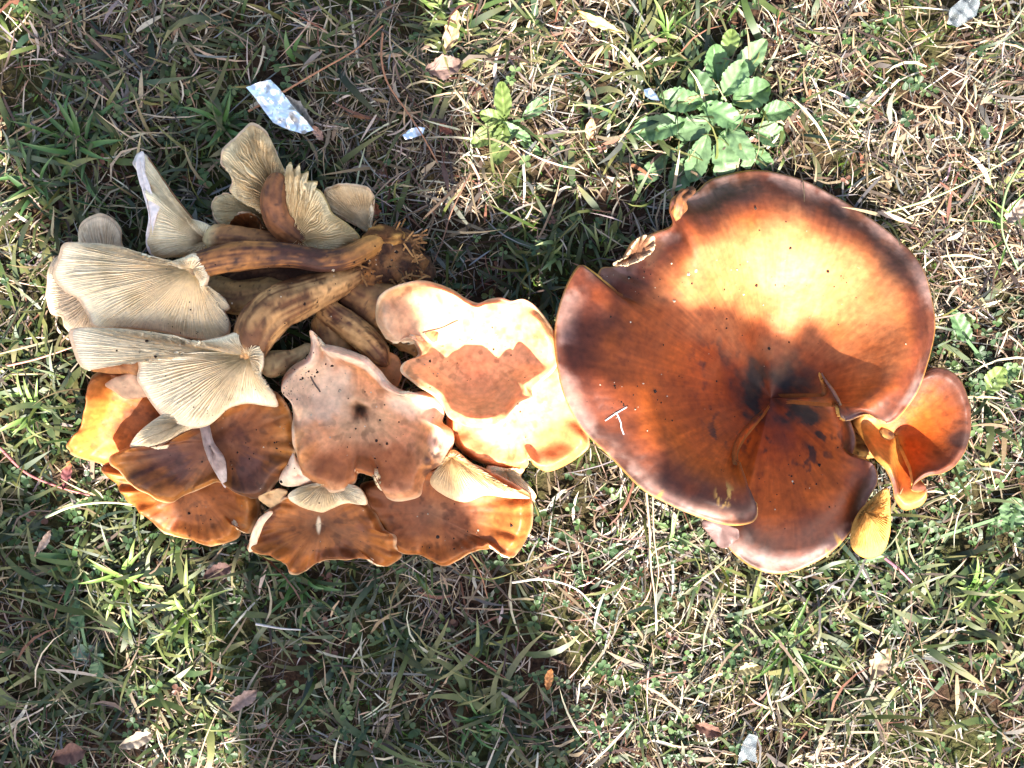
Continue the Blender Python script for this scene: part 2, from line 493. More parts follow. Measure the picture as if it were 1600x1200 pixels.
# ---------- the big funnel
def build_funnel():
    t = mushroom('huge orange-brown funnel-shaped mushroom with dark rim and blackened centre', (1205, 620), None)
    rim = [(1195,796,11.2),(1195,812,11.2),(1184,823,11.0),(1152,826,10.6),(1105,813,10.4),(1052,790,10.0),
           (1012,767,9.6),(965,720,9.3),(918,673,9.2),(889,621,9.2),(876,568,9.0),(872,522,8.9),(878,481,8.9),(895,434,8.7),(914,408,8.4),
           (922,425,7.6),(936,442,7.0),(948,414,7.2),(975,410,6.8),(985,392,6.4),(997,372,6.2),(1012,366,6.3),(1035,357,6.5),(1060,345,6.8),(1056,322,7.2),(1061,303,7.2),
           (1076,293,6.4),(1099,291,6.0),(1128,268,4.8),(1187,256,4.3),(1239,262,4.2),(1303,285,4.2),(1362,323,4.4),(1414,361,4.9),(1449,393,5.6),
           (1472,440,6.6),(1483,492,7.2),(1478,545,7.7),(1461,597,8.2),(1435,638,8.3),(1408,662,8.2),(1373,648,8.6),(1337,657,9.2),(1328,628,8.4),
           (1303,582,5.6),(1330,630,5.0),(1346,665,5.0),(1354,697,5.4),(1346,735,5.8),(1362,740,6.4),(1384,728,7.0),(1390,755,6.6),(1379,778,6.2),
           (1356,819,5.6),(1321,860,5.2),(1280,889,4.9),(1233,904,4.8),(1187,892,4.8),(1152,863,4.9),(1146,842,4.6),(1148,822,3.8),(1112,790,2.6),(1062,742,1.8)]
    s = Surface((1205, 622, 0.9), rim, closed=False, p=1.0, roll=0.024, rollv=0.62, wave=0.006, wk=14, rough=0.0008, seed=1, soft=0.03, softv=0.66, lump=0.004, lip=0.003, slit=(44, 0.05))
    def extra(c, u, v, Pn):
        x, y = Pn[..., 0], Pn[..., 1]
        a = 2 * np.pi * u
        # blackened throat with streaks
        st = 0.5 * fbm((x + y) * 150, (x - y) * 40, 2.0, 4) + 0.5 * fbm(x * 110, y * 110, 4.0, 4)
        dots = fbm(x * 260, y * 160, 5.0, 3)
        k = px_blob(Pn, 1212, 614, 100, 74, 0.7)
        c = lerp(c, BLACK, np.clip(k * (0.75 + 3.0 * (st - 0.46)), 0, 1))
        k2 = px_blob(Pn, 1200, 640, 150, 105, 0.5)
        c = lerp(c, BLACK, 0.9 * k2 * sstep(0.55, 0.62, 0.5 * st + 0.5 * dots))
        # sunlit flank painted paler, its brightness put into the colour
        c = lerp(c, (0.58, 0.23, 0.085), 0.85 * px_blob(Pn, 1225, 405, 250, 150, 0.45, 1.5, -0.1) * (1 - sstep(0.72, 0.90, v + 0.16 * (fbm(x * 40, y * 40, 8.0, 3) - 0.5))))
        # dry scuffed dark scales along the lower rim
        sc = fbm(x * 60, y * 60, 3.0, 5)
        gy = sstep(0.90, 0.985, v) * sstep(0.42, 0.62, sc)
        c = lerp(c, (0.34, 0.22, 0.18), 0.5 * gy)
        # torn wedges baring yellow flesh at the rim
        for (tx, ty, rx, ry, an) in ((1026, 782, 4, 22, 0.55), (1316, 852, 5, 26, -0.6), (1340, 826, 4, 14, -0.8), (1352, 812, 4, 12, -0.9), (1296, 868, 3, 14, -0.5)):
            c = lerp(c, np.asarray(GOLD), px_blob(Pn, tx, ty, rx, ry, an))
        fib = fbm(u * 420, v * 7.0, 3.0, 3) - 0.5
        c = c * (1 + 0.45 * fib * sstep(0.15, 0.5, v))[..., None]
        gd = px_blob(Pn, 1132, 772, 15, 24) * sstep(0.5, 0.6, fbm(x * 500, y * 250, 0, 2))
        c = lerp(c, GOLD, gd)
        # ragged brown decay along the torn notch
        c = lerp(c, (0.14, 0.06, 0.03), 0.8 * px_blob(Pn, 985, 400, 60, 34, -0.6) * sstep(0.45, 0.55, fbm(x * 150, y * 150, 7.0, 3)))
        return c
    stops = [(0, (0.20, 0.045, 0.010)), (0.18, DEEP), (0.40, (0.42, 0.105, 0.016)), (0.60, ORANGE), (0.72, (0.40, 0.13, 0.030)), (0.81, (0.20, 0.070, 0.030)), (0.90, (0.085, 0.042, 0.034)), (0.97, (0.075, 0.042, 0.038)), (1, (0.16, 0.09, 0.07))]
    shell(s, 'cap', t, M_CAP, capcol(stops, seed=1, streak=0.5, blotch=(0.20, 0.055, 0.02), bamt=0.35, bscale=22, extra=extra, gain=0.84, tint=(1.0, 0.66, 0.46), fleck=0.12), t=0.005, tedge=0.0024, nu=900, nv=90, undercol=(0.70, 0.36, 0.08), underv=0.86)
    gillsheet(s, 'gills', t, gillcol((0.72, 0.40, 0.10), amt=0.2), K=330, depth=0.004, off=0.0056, vmax=0.985, nv=12, ns=5, vmin=0.72, skip=((1330, 640, 95), (1195, 800, 45), (1150, 770, 70), (936, 440, 50), (1372, 740, 55), (1050, 330, 60)))
    stem('stem', t, [(1208, 626, 0.4, 16), (1202, 628, -0.3, 22), (1198, 634, -1.2, 26)], stemcol((0.5, 0.3, 0.1), DARK))
    # gilled underside flaring out beside the lower lobe
    s2 = Surface((1352, 800, 5.2), [(1386,764,5.6),(1391,800,4.4),(1390,835,3.6),(1380,862,3.2),(1362,872,3.1),(1344,868,3.3),(1330,850,4.0),(1334,815,4.6),(1356,785,5.2)], p=1.0, seed=4)
    shell(s2, 'flared_edge', t, M_CAP, flat((0.42, 0.20, 0.04)), t=0.002, nu=120, nv=16)
    gillsheet(s2, 'flared_gills', t, gillcol((0.46, 0.23, 0.055), amt=0.4), K=60, depth=0.0022, up=True, nv=16)
    # dark scrap of rim below the flap
    s3 = Surface((1128, 826, 3.6), [(1098,818,3.6),(1112,812,3.8),(1150,826,4.2),(1150,845,3.8),(1128,856,3.0),(1112,840,3.2)], p=1.0, seed=5, wave=0.003)
    shell(s3, 'rim_scrap', t, M_CAP, flat((0.13, 0.075, 0.065), 0.3), t=0.0016, nu=70, nv=10)
    # curled torn lip at the notch
    stem('torn_lip', t, [(1056, 345, 6.8, 5), (1060, 325, 7.3, 9), (1067, 306, 7.1, 9), (1086, 295, 6.3, 5)], stemcol((0.46, 0.19, 0.06), (0.10, 0.045, 0.025), 0.9), ns=20, nl=34, rough=0.8)
    # papery decayed crust at the notch
    s4 = Surface((993, 395, 6.6), [(958,412,6.6),(975,404,6.9),(985,388,6.9),(1000,370,6.6),(1022,372,6.8),(1020,392,6.9),(1008,402,7.0),(990,412,7.1),(972,416,6.9)], p=1.0, seed=6, wave=0.006, wk=20, rough=0.0016)
    shell(s4, 'decayed_crust', t, M_DEAD, capcol(gain=1.0, stops=[(0, (0.10, 0.05, 0.03)), (0.7, (0.16, 0.08, 0.05)), (1, (0.42, 0.34, 0.28))], seed=6), t=0.001, nu=110, nv=16, lift=0.001)

    t2 = mushroom('smaller orange-brown funnel mushroom tucked against the huge one', (1440, 690), None)
    rim = [(1335,660,2.6),(1352,640,3.0),(1400,600,4.2),(1440,585,5.0),(1470,575,5.6),(1500,588,5.8),(1515,615,5.8),(1523,650,5.7),(1519,690,5.6),(1500,725,5.6),(1478,740,5.6),
           (1456,743,5.6),(1440,752,5.4),(1430,765,5.0),(1440,770,4.6),(1452,768,4.4),(1453,780,4.2),(1440,793,3.9),(1416,797,3.8),(1404,780,4.2),(1400,760,4.9),(1390,735,5.4),(1372,715,5.0),(1355,690,3.6)]
    s = Surface((1402, 680, 2.0), rim, p=1.15, roll=0.006, wave=0.002, seed=9)
    stops = [(0, (0.50, 0.14, 0.02)), (0.45, (0.48, 0.13, 0.02)), (0.72, (0.32, 0.10, 0.025)), (0.9, (0.15, 0.065, 0.04)), (1, (0.13, 0.07, 0.055))]
    def ex2(c, u, v, Pn):
        c = lerp(c, (0.62, 0.27, 0.05), 0.85 * px_blob(Pn, 1372, 690, 34, 62, -0.5))
        c = lerp(c, (0.60, 0.24, 0.05), 0.9 * px_blob(Pn, 1428, 782, 30, 18))
        return lerp(c, BLACK, 0.7 * px_blob(Pn, 1500, 685, 22, 16))
    shell(s, 'cap', t2, M_CAP, capcol(stops, seed=9, streak=0.4, extra=ex2, gain=0.8, tint=(1.0, 0.70, 0.55)), t=0.003, tedge=0.0012, nu=320, nv=44, undercol=(0.70, 0.38, 0.09))
    gillsheet(s, 'gills', t2, gillcol((0.72, 0.40, 0.10), amt=0.2), K=130, depth=0.0025, off=0.0036, nv=14, ns=5, vmin=0.5, skip=((1380, 720, 75), (1440, 765, 30)))
    stem('stem', t2, [(1400, 682, 2.0, 30), (1370, 690, 1.2, 26), (1330, 690, 0.0, 24)], stemcol((0.5, 0.3, 0.1), DARK))
build_funnel()

# ---------- the pile on the left
def gillcap(label, base, ctr, rim, K, p=1.0, seed=0, col=None, capc=(0.70, 0.52, 0.32), path=None, scol=None, t=0.0028, depth=0.0024, bulge=0.0, wave=0.003, rough=0.0012, wob=0.25, wk=9, edge=None, vmin=0.0):
    tt = mushroom(label, base)
    s = Surface(ctr, rim, p=p, seed=seed, wave=wave * 1.6, bulge=bulge, rough=rough, wk=wk, lump=0.003)
    shell(s, 'cap', tt, M_CAP, flat(edge or capc, 0.12, seed), t=t, tedge=0.0014, nu=260, nv=26, undercol=capc)
    gillsheet(s, 'gills', tt, col or gillcol(seed=seed), K=K, depth=depth, up=True, nv=44, wob=wob, vmin=vmin)
    if path: stem('stem', tt, path, scol or stemcol((0.40, 0.24, 0.10), (0.13, 0.06, 0.03), 0.5, seed=seed), seed=seed)
    return tt

def topcap(label, base, ctr, rim, colf, K=90, p=1.2, roll=0.003, wave=0.003, seed=0, path=None, scol=None, nu=320, nv=50, wk=9, rough=0.0008, bulge=0.0, under=CREAM, gd=0.0022, lump=0.0045, lip=0.006, dimple=0.0):
    tt = mushroom(label, base)
    s = Surface(ctr, rim, p=p, seed=seed, wave=wave * 1.3, roll=roll, wk=wk, rough=rough, bulge=bulge, lump=lump, lip=lip, dimple=dimple)
    shell(s, 'cap', tt, M_CAP, colf, t=0.0030, tedge=0.0017, nu=nu, nv=nv, undercol=under)
    gillsheet(s, 'gills', tt, gillcol(seed=seed), K=K, depth=gd, off=0.0028, nv=14, ns=5, vmin=0.4)
    if path: stem('stem', tt, path, scol or stemcol((0.36, 0.21, 0.09), (0.11, 0.05, 0.025), 0.5, seed=seed), seed=seed)
    return tt

def curl(parent, name, ctr, rim, colf, gills=0, p=1.0, wave=0.001, seed=0, t=0.0014, bulge=0.0, gcol=None, roll=0.0):
    s = Surface(ctr, rim, p=p, seed=seed, wave=wave, bulge=bulge + 0.0015, roll=roll, rough=0.0008, lump=0.002)
    shell(s, name, parent, M_CAP, colf, t=t, tedge=0.0009, nu=130, nv=20)
    if gills:
        gillsheet(s, 'gills', parent, gcol or gillcol(seed=seed), K=gills, depth=0.0014, up=True, nv=18)

def build_pile():
    # lowest layer first
    gillcap('pale tan mushroom cap mostly hidden under the cream fan-shaped one', (170, 440), (165, 448, 3.4),
            [(118,385,2.8),(124,356,2.8),(148,337,3.0),(172,340,3.0),(189,360,3.1),(193,390,3.2),(240,430,3.0),(240,490,3.0),(190,535,2.6),(130,535,2.4),(104,512,2.4),(100,495,2.5),(80,488,2.6),(74,455,2.8),(80,412,2.9),(100,386,2.8)],
            100, seed=21, col=gillcol((0.78, 0.58, 0.36), rim=(0.34, 0.23, 0.14), seed=21), wave=0.003,
            path=[(230, 448, 3.2, 26), (320, 455, 3.0, 28), (380, 466, 2.8, 26), (450, 448, 2.6, 22)], scol=stemcol((0.38, 0.25, 0.11), (0.15, 0.08, 0.04), 0.3, seed=2))
    tj = topcap('orange mushroom cap with a sunlit upturned pointed lobe at the pile edge', (215, 650), (225, 645, 2.6),
            [(140,592,4.4),(133,632,4.3),(116,672,3.8),(100,700,3.9),(124,716,2.9),(160,728,2.3),(220,742,2.0),(285,720,2.0),(305,660,2.3),(262,610,3.0),(205,586,3.9),(165,578,4.4)],
            capcol([(0, RUST), (0.5, (0.42, 0.14, 0.03)), (0.8, (0.50, 0.20, 0.05)), (1, (0.36, 0.14, 0.05))], rimpale=(0.45, 0.25, 0.10), rimw=0.02, seed=22, gain=0.95, blotch=(0.22, 0.08, 0.03), bamt=0.5), seed=22, wave=0.006, wk=12, p=1.6)
    topcap('low brown mushroom cap with ridged bright edge at the bottom of the pile', (300, 780), (300, 765, 2.6),
            [(158,724,2.2),(172,756,2.1),(205,790,2.0),(240,822,1.9),(290,846,1.8),(332,853,1.9),(365,845,2.2),(372,826,2.8),(384,836,2.6),(396,818,2.8),(402,795,2.8),(395,760,2.6),(350,735,2.6),(250,715,2.4)],
            capcol([(0, RUST), (0.55, (0.34, 0.12, 0.03)), (0.8, (0.46, 0.17, 0.04)), (1, (0.5, 0.24, 0.08))], rimpale=TAN, rimw=0.02, seed=23, blotch=(0.20, 0.05, 0.03), bamt=0.6), seed=23, wave=0.007, wk=16)
    tq = topcap('wide brown mushroom cap half in sun with wavy pointed lower edge', (700, 810), (668, 800, 2.8),
            [(560,765,3.0),(590,750,3.2),(650,735,3.4),(710,720,3.8),(770,740,4.0),(812,764,4.0),(830,780,3.9),(832,820,3.5),(818,853,3.2),(797,872,3.4),(786,850,3.0),(770,856,2.8),(735,866,2.6),(698,886,2.8),(667,874,2.4),(625,862,2.4),(595,830,2.6)],
            capcol([(0, (0.40, 0.22, 0.14)), (0.4, (0.38, 0.15, 0.06)), (0.75, (0.44, 0.16, 0.045)), (1, (0.5, 0.2, 0.06))], rimpale=TAN, rimw=0.015, seed=24, blotch=(0.20, 0.075, 0.04), bamt=0.6), seed=24, wave=0.007, wk=16, p=1.5)
    curl(tq, 'folded_rim', (705, 712, 4.6), [(672,752,4.2),(690,724,4.6),(708,703,4.8),(735,722,4.8),(770,745,4.6),(805,768,4.2),(828,778,4.0),(795,778,4.2),(758,774,4.4),(725,784,4.4),(692,772,4.2)], flat(TAN), gills=64, seed=31, bulge=0.003, gcol=gillcol((0.66, 0.44, 0.22), seed=31, amt=0.3))
    tp = topcap('pale peach mushroom cap with rusty tongue beside the huge funnel', (810, 640), (800, 640, 3.9),
            [(720,560,4.0),(800,540,4.2),(865,545,4.6),(880,560,4.8),(884,590,4.7),(895,622,4.6),(905,645,4.5),(922,690,4.3),(912,708,4.2),(892,724,4.0),(868,736,3.9),(852,738,4.0),(834,728,4.4),(827,716,4.6),(820,732,4.0),(790,735,3.6),(762,728,3.6),(735,718,3.7),(710,695,4.0),(698,655,4.0)],
            capcol([(0, PALE), (0.5, PALE), (0.8, PINK), (1, (0.60, 0.30, 0.10))], rimpale=TAN, rimw=0.02, seed=25, gain=1.05, blotch=PINK, bamt=0.4,
                   extra=lambda c, u, v, Pn: lerp(c, (0.50, 0.19, 0.06), 0.85 * px_blob(Pn, 874, 690, 44, 50, -0.4))), seed=25, wave=0.002)
    curl(tp, 'lower_fringe', (790, 735, 3.2), [(762,728,3.3),(790,732,3.4),(818,732,3.3),(814,745,2.8),(828,760,2.4),(838,776,2.2),(822,782,2.2),(795,755,2.6),(766,748,2.8)], flat((0.66, 0.36, 0.12)), gills=40, seed=32)
    tm = topcap('rusty brown mushroom cap with scalloped edge, lowest in the pile', (505, 820), (502, 818, 3.0),
            [(386,858,3.0),(394,830,3.2),(402,812,3.4),(418,798,3.6),(452,776,3.8),(500,768,3.9),(545,770,3.9),(572,786,3.8),(588,808,3.6),(598,826,3.4),(617,838,3.4),(618,856,3.0),(626,872,2.6),(604,888,2.3),(588,880,2.6),(560,878,2.7),(512,876,2.6),(490,884,2.5),(466,897,2.6),(442,882,2.8),(412,868,2.8)],
            capcol([(0, (0.20, 0.09, 0.04)), (0.35, (0.28, 0.11, 0.035)), (0.7, (0.42, 0.16, 0.04)), (1, (0.48, 0.20, 0.06))], rimpale=TAN, rimw=0.02, seed=26, blotch=(0.15, 0.055, 0.04), bamt=0.65,
                   extra=lambda c, u, v, Pn: lerp(c, CREAM, 0.8 * px_blob(Pn, 498, 820, 4, 16))), seed=26, wave=0.008, wk=16, p=1.5)
    curl(tm, 'folded_rim', (516, 752, 4.3), [(450,778,3.8),(462,764,4.2),(500,755,4.5),(545,756,4.5),(566,766,4.3),(573,788,4.0),(542,786,4.3),(520,794,4.2),(502,800,4.1),(474,793,4.0)], flat(TAN), gills=56, seed=33, bulge=0.003)
    curl(tm, 'pale_lip', (400, 830, 3.7), [(388,860,3.3),(393,832,3.7),(403,812,3.9),(418,800,4.0),(425,803,4.0),(412,820,3.8),(404,840,3.6),(398,858,3.4)], flat(CREAM), seed=34)
    ti = topcap('dark mottled brown mushroom cap split by a pale grey crease', (330, 710), (345, 690, 4.6),
            [(168,716,4.2),(185,704,4.5),(204,697,4.7),(240,697,4.8),(296,668,4.9),(360,630,5.1),(410,610,5.3),(438,620,5.4),(452,652,5.5),(460,696,5.4),(452,728,5.0),(430,754,4.4),(414,776,4.0),(388,780,3.8),(362,768,3.9),(352,760,3.8),(338,754,3.8),(318,762,3.7),(288,774,3.4),(268,786,3.3),(250,784,3.3),(224,772,3.4),(200,757,3.6),(180,738,3.9)],
            capcol([(0, (0.16, 0.065, 0.04)), (0.45, (0.24, 0.09, 0.035)), (0.75, (0.36, 0.14, 0.04)), (1, (0.50, 0.24, 0.07))], rimpale=TAN, rimw=0.018, seed=27, blotch=(0.07, 0.032, 0.04), bamt=0.8, bscale=38), seed=27, wave=0.007, wk=14, p=1.2)
    curl(ti, 'pale_crease', (333, 706, 5.4), [(308,650,5.3),(322,650,5.3),(334,690,5.4),(350,714,5.3),(354,738,4.9),(352,762,4.4),(344,752,4.6),(330,728,5.2),(320,704,5.4)], capcol(gain=1.0, tint=(1, 0.95, 0.9), stops=[(0, (0.50, 0.44, 0.41)), (0.6, (0.40, 0.32, 0.29)), (1, (0.55, 0.47, 0.42))], seed=35, blotch=(0.20, 0.12, 0.09), bamt=0.6, bscale=90), seed=35, bulge=0.002)
    curl(ti, 'pale_flap', (466, 742, 4.9), [(458,708,5.3),(466,720,5.2),(480,728,5.0),(497,736,4.8),(500,747,4.6),(488,755,4.4),(470,759,4.4),(448,760,4.5),(436,753,4.7),(440,738,4.9),(450,722,5.2)], flat((0.74, 0.56, 0.37), 0.2), seed=36, bulge=0.002)
    curl(ti, 'folded_underside', (305, 652, 5.2), [(203,698,4.8),(212,680,5.0),(232,662,5.2),(262,644,5.3),(300,640,5.3),(318,655,5.3),(296,672,5.1),(262,688,5.0),(238,697,4.9),(220,699,4.8)], flat(CREAM), gills=60, seed=37, bulge=0.003, gcol=gillcol((0.72, 0.56, 0.34), seed=37))
    curl(ti, 'rim_scrap', (420, 772, 3.7), [(404,776,3.9),(430,764,4.1),(448,768,4.0),(440,784,3.6),(440,800,3.2),(420,792,3.4)], flat((0.58, 0.36, 0.16)), seed=38)
    # stems and hidden bases
    topcap('broad pinkish-grey mushroom cap with a dark dimple in its middle', (565, 640), (560, 638, 4.9),
            [(483,519,6.9),(490,522,6.9),(500,536,6.6),(530,542,6.7),(566,557,6.8),(590,580,6.8),(606,598,6.7),(634,612,6.6),(660,612,6.5),(683,620,6.4),(692,645,6.2),(690,660,6.2),(705,672,6.0),(708,690,5.9),(700,712,5.6),(685,728,5.4),(667,741,5.2),(660,756,4.9),(655,776,4.6),(636,782,4.5),(604,780,4.6),(596,764,4.9),(592,752,5.1),(575,745,5.2),(558,741,5.3),(554,754,5.0),(540,764,4.9),(522,768,4.9),(492,758,5.0),(468,742,5.2),(462,707,5.6),(458,670,5.9),(450,630,6.2),(433,608,6.4),(440,585,6.6),(458,568,6.7),(476,556,6.8),(482,538,6.9)],
            capcol([(0, (0.10, 0.07, 0.06)), (0.10, (0.30, 0.19, 0.12)), (0.22, (0.42, 0.28, 0.18)), (0.55, (0.48, 0.25, 0.14)), (0.8, (0.48, 0.25, 0.13)), (1, (0.60, 0.36, 0.18))], rimpale=(0.70, 0.50, 0.30), rimw=0.02, seed=28, gain=1.12, tint=(1.0, 0.86, 0.68), blotch=(0.40, 0.22, 0.15), bamt=0.5,
                   extra=lambda c, u, v, Pn: lerp(lerp(lerp(lerp(c, (0.60, 0.47, 0.33), 0.75 * px_blob(Pn, 490, 610, 62, 70)), (0.30, 0.085, 0.022), 0.8 * px_blob(Pn, 570, 728, 135, 46)),
                          (0.76, 0.58, 0.40), 0.85 * np.maximum.reduce([sstep(0.77, 0.83, v) * px_blob(Pn, 590, 570, 150, 70, 0.5, 1.1, 0.8), px_blob(Pn, 650, 628, 48, 32, 0.4), px_blob(Pn, 690, 690, 20, 40)])),
                          (0.09, 0.04, 0.03), 0.8 * px_blob(Pn, 676, 716, 14, 44, 0.3) * sstep(0.45, 0.6, fbm(Pn[..., 0] * 260, Pn[..., 1] * 260, 0, 3))) * (1 - 0.55 * px_blob(Pn, 563, 637, 12, 7))[..., None]),
            seed=28, p=2.2, wave=0.005, wk=14, roll=0.002, nu=420, nv=70, lip=0.010, dimple=0.010,
            path=[(560, 640, 3.4, 24), (540, 590, 3.4, 28), (520, 520, 3.6, 28), (510, 478, 3.4, 24)])
    to = topcap('sun-bleached cream mushroom cap with wavy curled front edge', (740, 560), (735, 545, 4.4),
            [(586,500,6.2),(590,472,6.3),(606,455,6.3),(634,444,6.3),(671,439,6.3),(706,451,6.3),(728,466,6.2),(746,474,6.2),(762,468,6.4),(780,466,6.6),(798,472,6.6),(818,470,6.6),(840,484,6.6),(856,502,6.6),(872,532,6.5),(874,555,6.4),(862,580,6.4),(842,598,6.8),(830,608,7.4),(830,620,7.7),(812,628,7.9),(797,645,8.2),(785,660,8.3),(765,668,8.3),(733,666,8.2),(715,658,8.0),(700,648,7.8),(690,630,7.6),(676,615,7.6),(650,600,7.4),(628,580,6.6),(634,565,6.2),(652,555,5.4),(648,540,5.2),(632,524,5.4),(610,532,5.8),(600,524,6.0)],
            capcol([(0, PALE), (0.5, PALE), (0.85, (0.72, 0.46, 0.28)), (1, (0.66, 0.40, 0.20))], rimpale=(0.72, 0.52, 0.28), rimw=0.02, seed=29, gain=1.05, blotch=PINK, bamt=0.35,
                   extra=lambda c, u, v, Pn: lerp(lerp(c, (0.50, 0.22, 0.09), 0.7 * px_blob(Pn, 760, 615, 80, 40)), (0.52, 0.36, 0.22), 0.8 * px_blob(Pn, 620, 515, 45, 60))),
            seed=29, p=2.0, wave=0.002, roll=0.001, nu=420, nv=64, K=100,
            path=[(700, 535, 2.9, 40), (640, 500, 3.1, 46), (575, 472, 3.2, 34), (530, 446, 3.0, 24)], scol=stemcol((0.40, 0.22, 0.09), (0.10, 0.045, 0.025), 0.5, seed=5))
    tt = mushroom('bare tan mushroom stem slanting between the pinkish-grey and cream caps', (550, 520))
    stem('stem', tt, [(606, 572, 4.6, 18), (575, 535, 4.8, 21), (545, 510, 4.7, 22), (512, 482, 4.2, 19), (520, 455, 3.4, 15), (556, 428, 2.6, 12)], stemcol((0.50, 0.29, 0.12), (0.10, 0.04, 0.02), 0.7, seed=8), seed=8)
    s = Surface((603, 575, 4.3), [(585,560,4.5),(600,550,4.6),(622,560,4.4),(626,590,4.2),(612,610,4.0),(594,590,4.2)], seed=8, p=1)
    shell(s, 'torn_end', tt, M_CAP, flat((0.50, 0.22, 0.08), 0.3), nu=60, nv=12)
    tt = mushroom('small pale stubby mushroom button beside the pinkish-grey cap', (430, 570))
    stem('stem', tt, [(410, 574, 4.8, 16), (422, 571, 5.0, 20), (440, 566, 4.8, 18), (465, 556, 4.4, 12), (490, 540, 3.8, 10)], stemcol((0.52, 0.40, 0.22), (0.22, 0.13, 0.07), 0.3, seed=9), ns=24, nl=36, seed=9)
    # torn brown top-left group
    te = gillcap('small cream gilled mushroom lobe beside the brown curled one', (375, 330), (408, 335, 3.0),
            [(331,314,2.6),(330,330,2.6),(340,347,2.5),(356,355,2.4),(385,352,2.4),(410,350,2.5),(416,330,2.8),(400,314,3.0),(372,306,3.0),(348,303,2.8)], 60, seed=41, col=gillcol((0.58, 0.45, 0.24), rim=(0.40, 0.26, 0.12), seed=41))
    topcap('little dark brown curled mushroom cup with pale edge', (388, 355), (390, 360, 2.6),
            [(355,360,3.0),(360,345,3.5),(370,335,3.9),(388,331,4.1),(402,338,4.1),(412,352,4.0),(420,372,3.6),(405,382,3.0),(380,378,2.7)],
            capcol([(0, (0.10, 0.04, 0.02)), (0.7, (0.20, 0.08, 0.03)), (1, (0.30, 0.13, 0.05))], rimpale=(0.62, 0.50, 0.34), rimw=0.05, seed=42), seed=42, K=40)
    td = gillcap('torn cream mushroom with wavy upright gills and brown skin roll', (440, 320), (448, 335, 3.6),
            [(392,194,3.6),(378,206,3.9),(360,222,4.2),(348,238,4.4),(346,254,4.5),(358,270,4.4),(364,286,4.2),(362,302,3.8),(385,318,3.2),(415,335,3.0),(445,350,3.0),(470,345,3.2),(462,310,3.8),(450,280,4.3),(441,260,4.6),(430,236,4.5),(420,212,4.2),(407,199,3.9)],
            70, seed=43, col=gillcol((0.86, 0.66, 0.36), stain=(0.34, 0.18, 0.06), amt=0.6, rim=(0.55, 0.36, 0.16), seed=43), depth=0.0042, wob=0.7, bulge=0.004)
    stem('skin_roll', td, [(440, 274, 4.6, 14), (431, 292, 5.2, 19), (428, 318, 5.4, 21), (436, 345, 5.0, 22), (455, 366, 4.4, 20), (478, 384, 3.8, 14)], stemcol((0.26, 0.11, 0.045), (0.09, 0.04, 0.025), 0.5, seed=10), seed=10, rough=0.16)
    s = Surface((462, 376, 4.2), [(448,262,5.0),(455,254,5.3),(459,266,5.0),(468,256,5.3),(470,272,5.0),(482,268,5.1),(478,282,4.9),(496,284,4.9),(490,292,4.8),(502,300,4.6),(512,318,4.3),(520,334,4.0),(545,352,3.4),(562,372,2.9),(548,386,2.9),(505,392,3.2),(468,392,3.6),(452,340,4.4),(446,300,4.8)], p=1.0, seed=44, bulge=0.004)
    shell(s, 'torn_flesh', td, M_CAP, flat((0.50, 0.36, 0.14), 0.25), nu=200, nv=24, t=0.003)
    gillsheet(s, 'torn_gills', td, gillcol((0.86, 0.66, 0.36), stain=(0.36, 0.20, 0.06), amt=0.7, seed=44), K=64, depth=0.0036, up=True, wob=0.6, nv=40)
    gillcap('small loose fan-shaped fragment of cream mushroom gills on the grass', (545, 325), (576, 356, 1.6),
            [(511,296,2.4),(507,309,2.3),(514,325,2.0),(530,338,1.8),(552,350,1.6),(572,362,1.5),(582,360,1.5),(578,345,1.8),(583,325,2.3),(583,305,2.6),(572,293,2.9),(548,288,2.9),(528,291,2.7)],
            52, seed=45, col=gillcol((0.84, 0.69, 0.45), rim=(0.42, 0.28, 0.14), seed=45), depth=0.0022)
    tcc = gillcap('cream trumpet-shaped mushroom lying on its side with a white rim', (300, 370), (325, 376, 4.0),
            [(220,237,3.4),(211,246,3.6),(210,258,3.9),(219,275,4.2),(226,292,4.5),(230,312,4.8),(233,335,5.0),(229,362,5.0),(230,384,4.7),(240,402,4.2),(252,404,3.9),(285,402,3.4),(325,402,3.0),(342,378,3.0),(330,354,3.4),(296,341,3.9),(275,325,4.0),(262,310,4.0),(250,288,3.9),(240,268,3.8),(232,250,3.6)],
            76, seed=46, col=gillcol((0.86, 0.70, 0.43), near=(0.30, 0.15, 0.05), amt=0.5, seed=46), bulge=0.005, depth=0.0014, edge=(0.74, 0.68, 0.58), capc=(0.3, 0.14, 0.06),
            path=[(318, 374, 4.2, 21), (352, 374, 4.4, 22), (400, 378, 4.2, 20), (450, 386, 3.8, 18), (500, 396, 3.2, 16)], scol=stemcol((0.34, 0.16, 0.06), (0.11, 0.045, 0.025), 0.6, seed=11, pale_end=(0.56, 0.42, 0.2)))
    curl(tcc, 'white_edge', (236, 345, 5.1), [(220,236,3.8),(212,250,4.1),(214,270,4.4),(226,300,4.8),(231,335,5.2),(227,368,5.2),(229,388,4.9),(242,405,4.4),(246,402,4.4),(240,384,5.0),(238,362,5.3),(244,335,5.3),(248,322,5.2),(238,306,5.1),(232,285,4.8),(222,262,4.5),(218,250,4.2),(224,242,4.0)], flat((0.76, 0.72, 0.66)), seed=47)
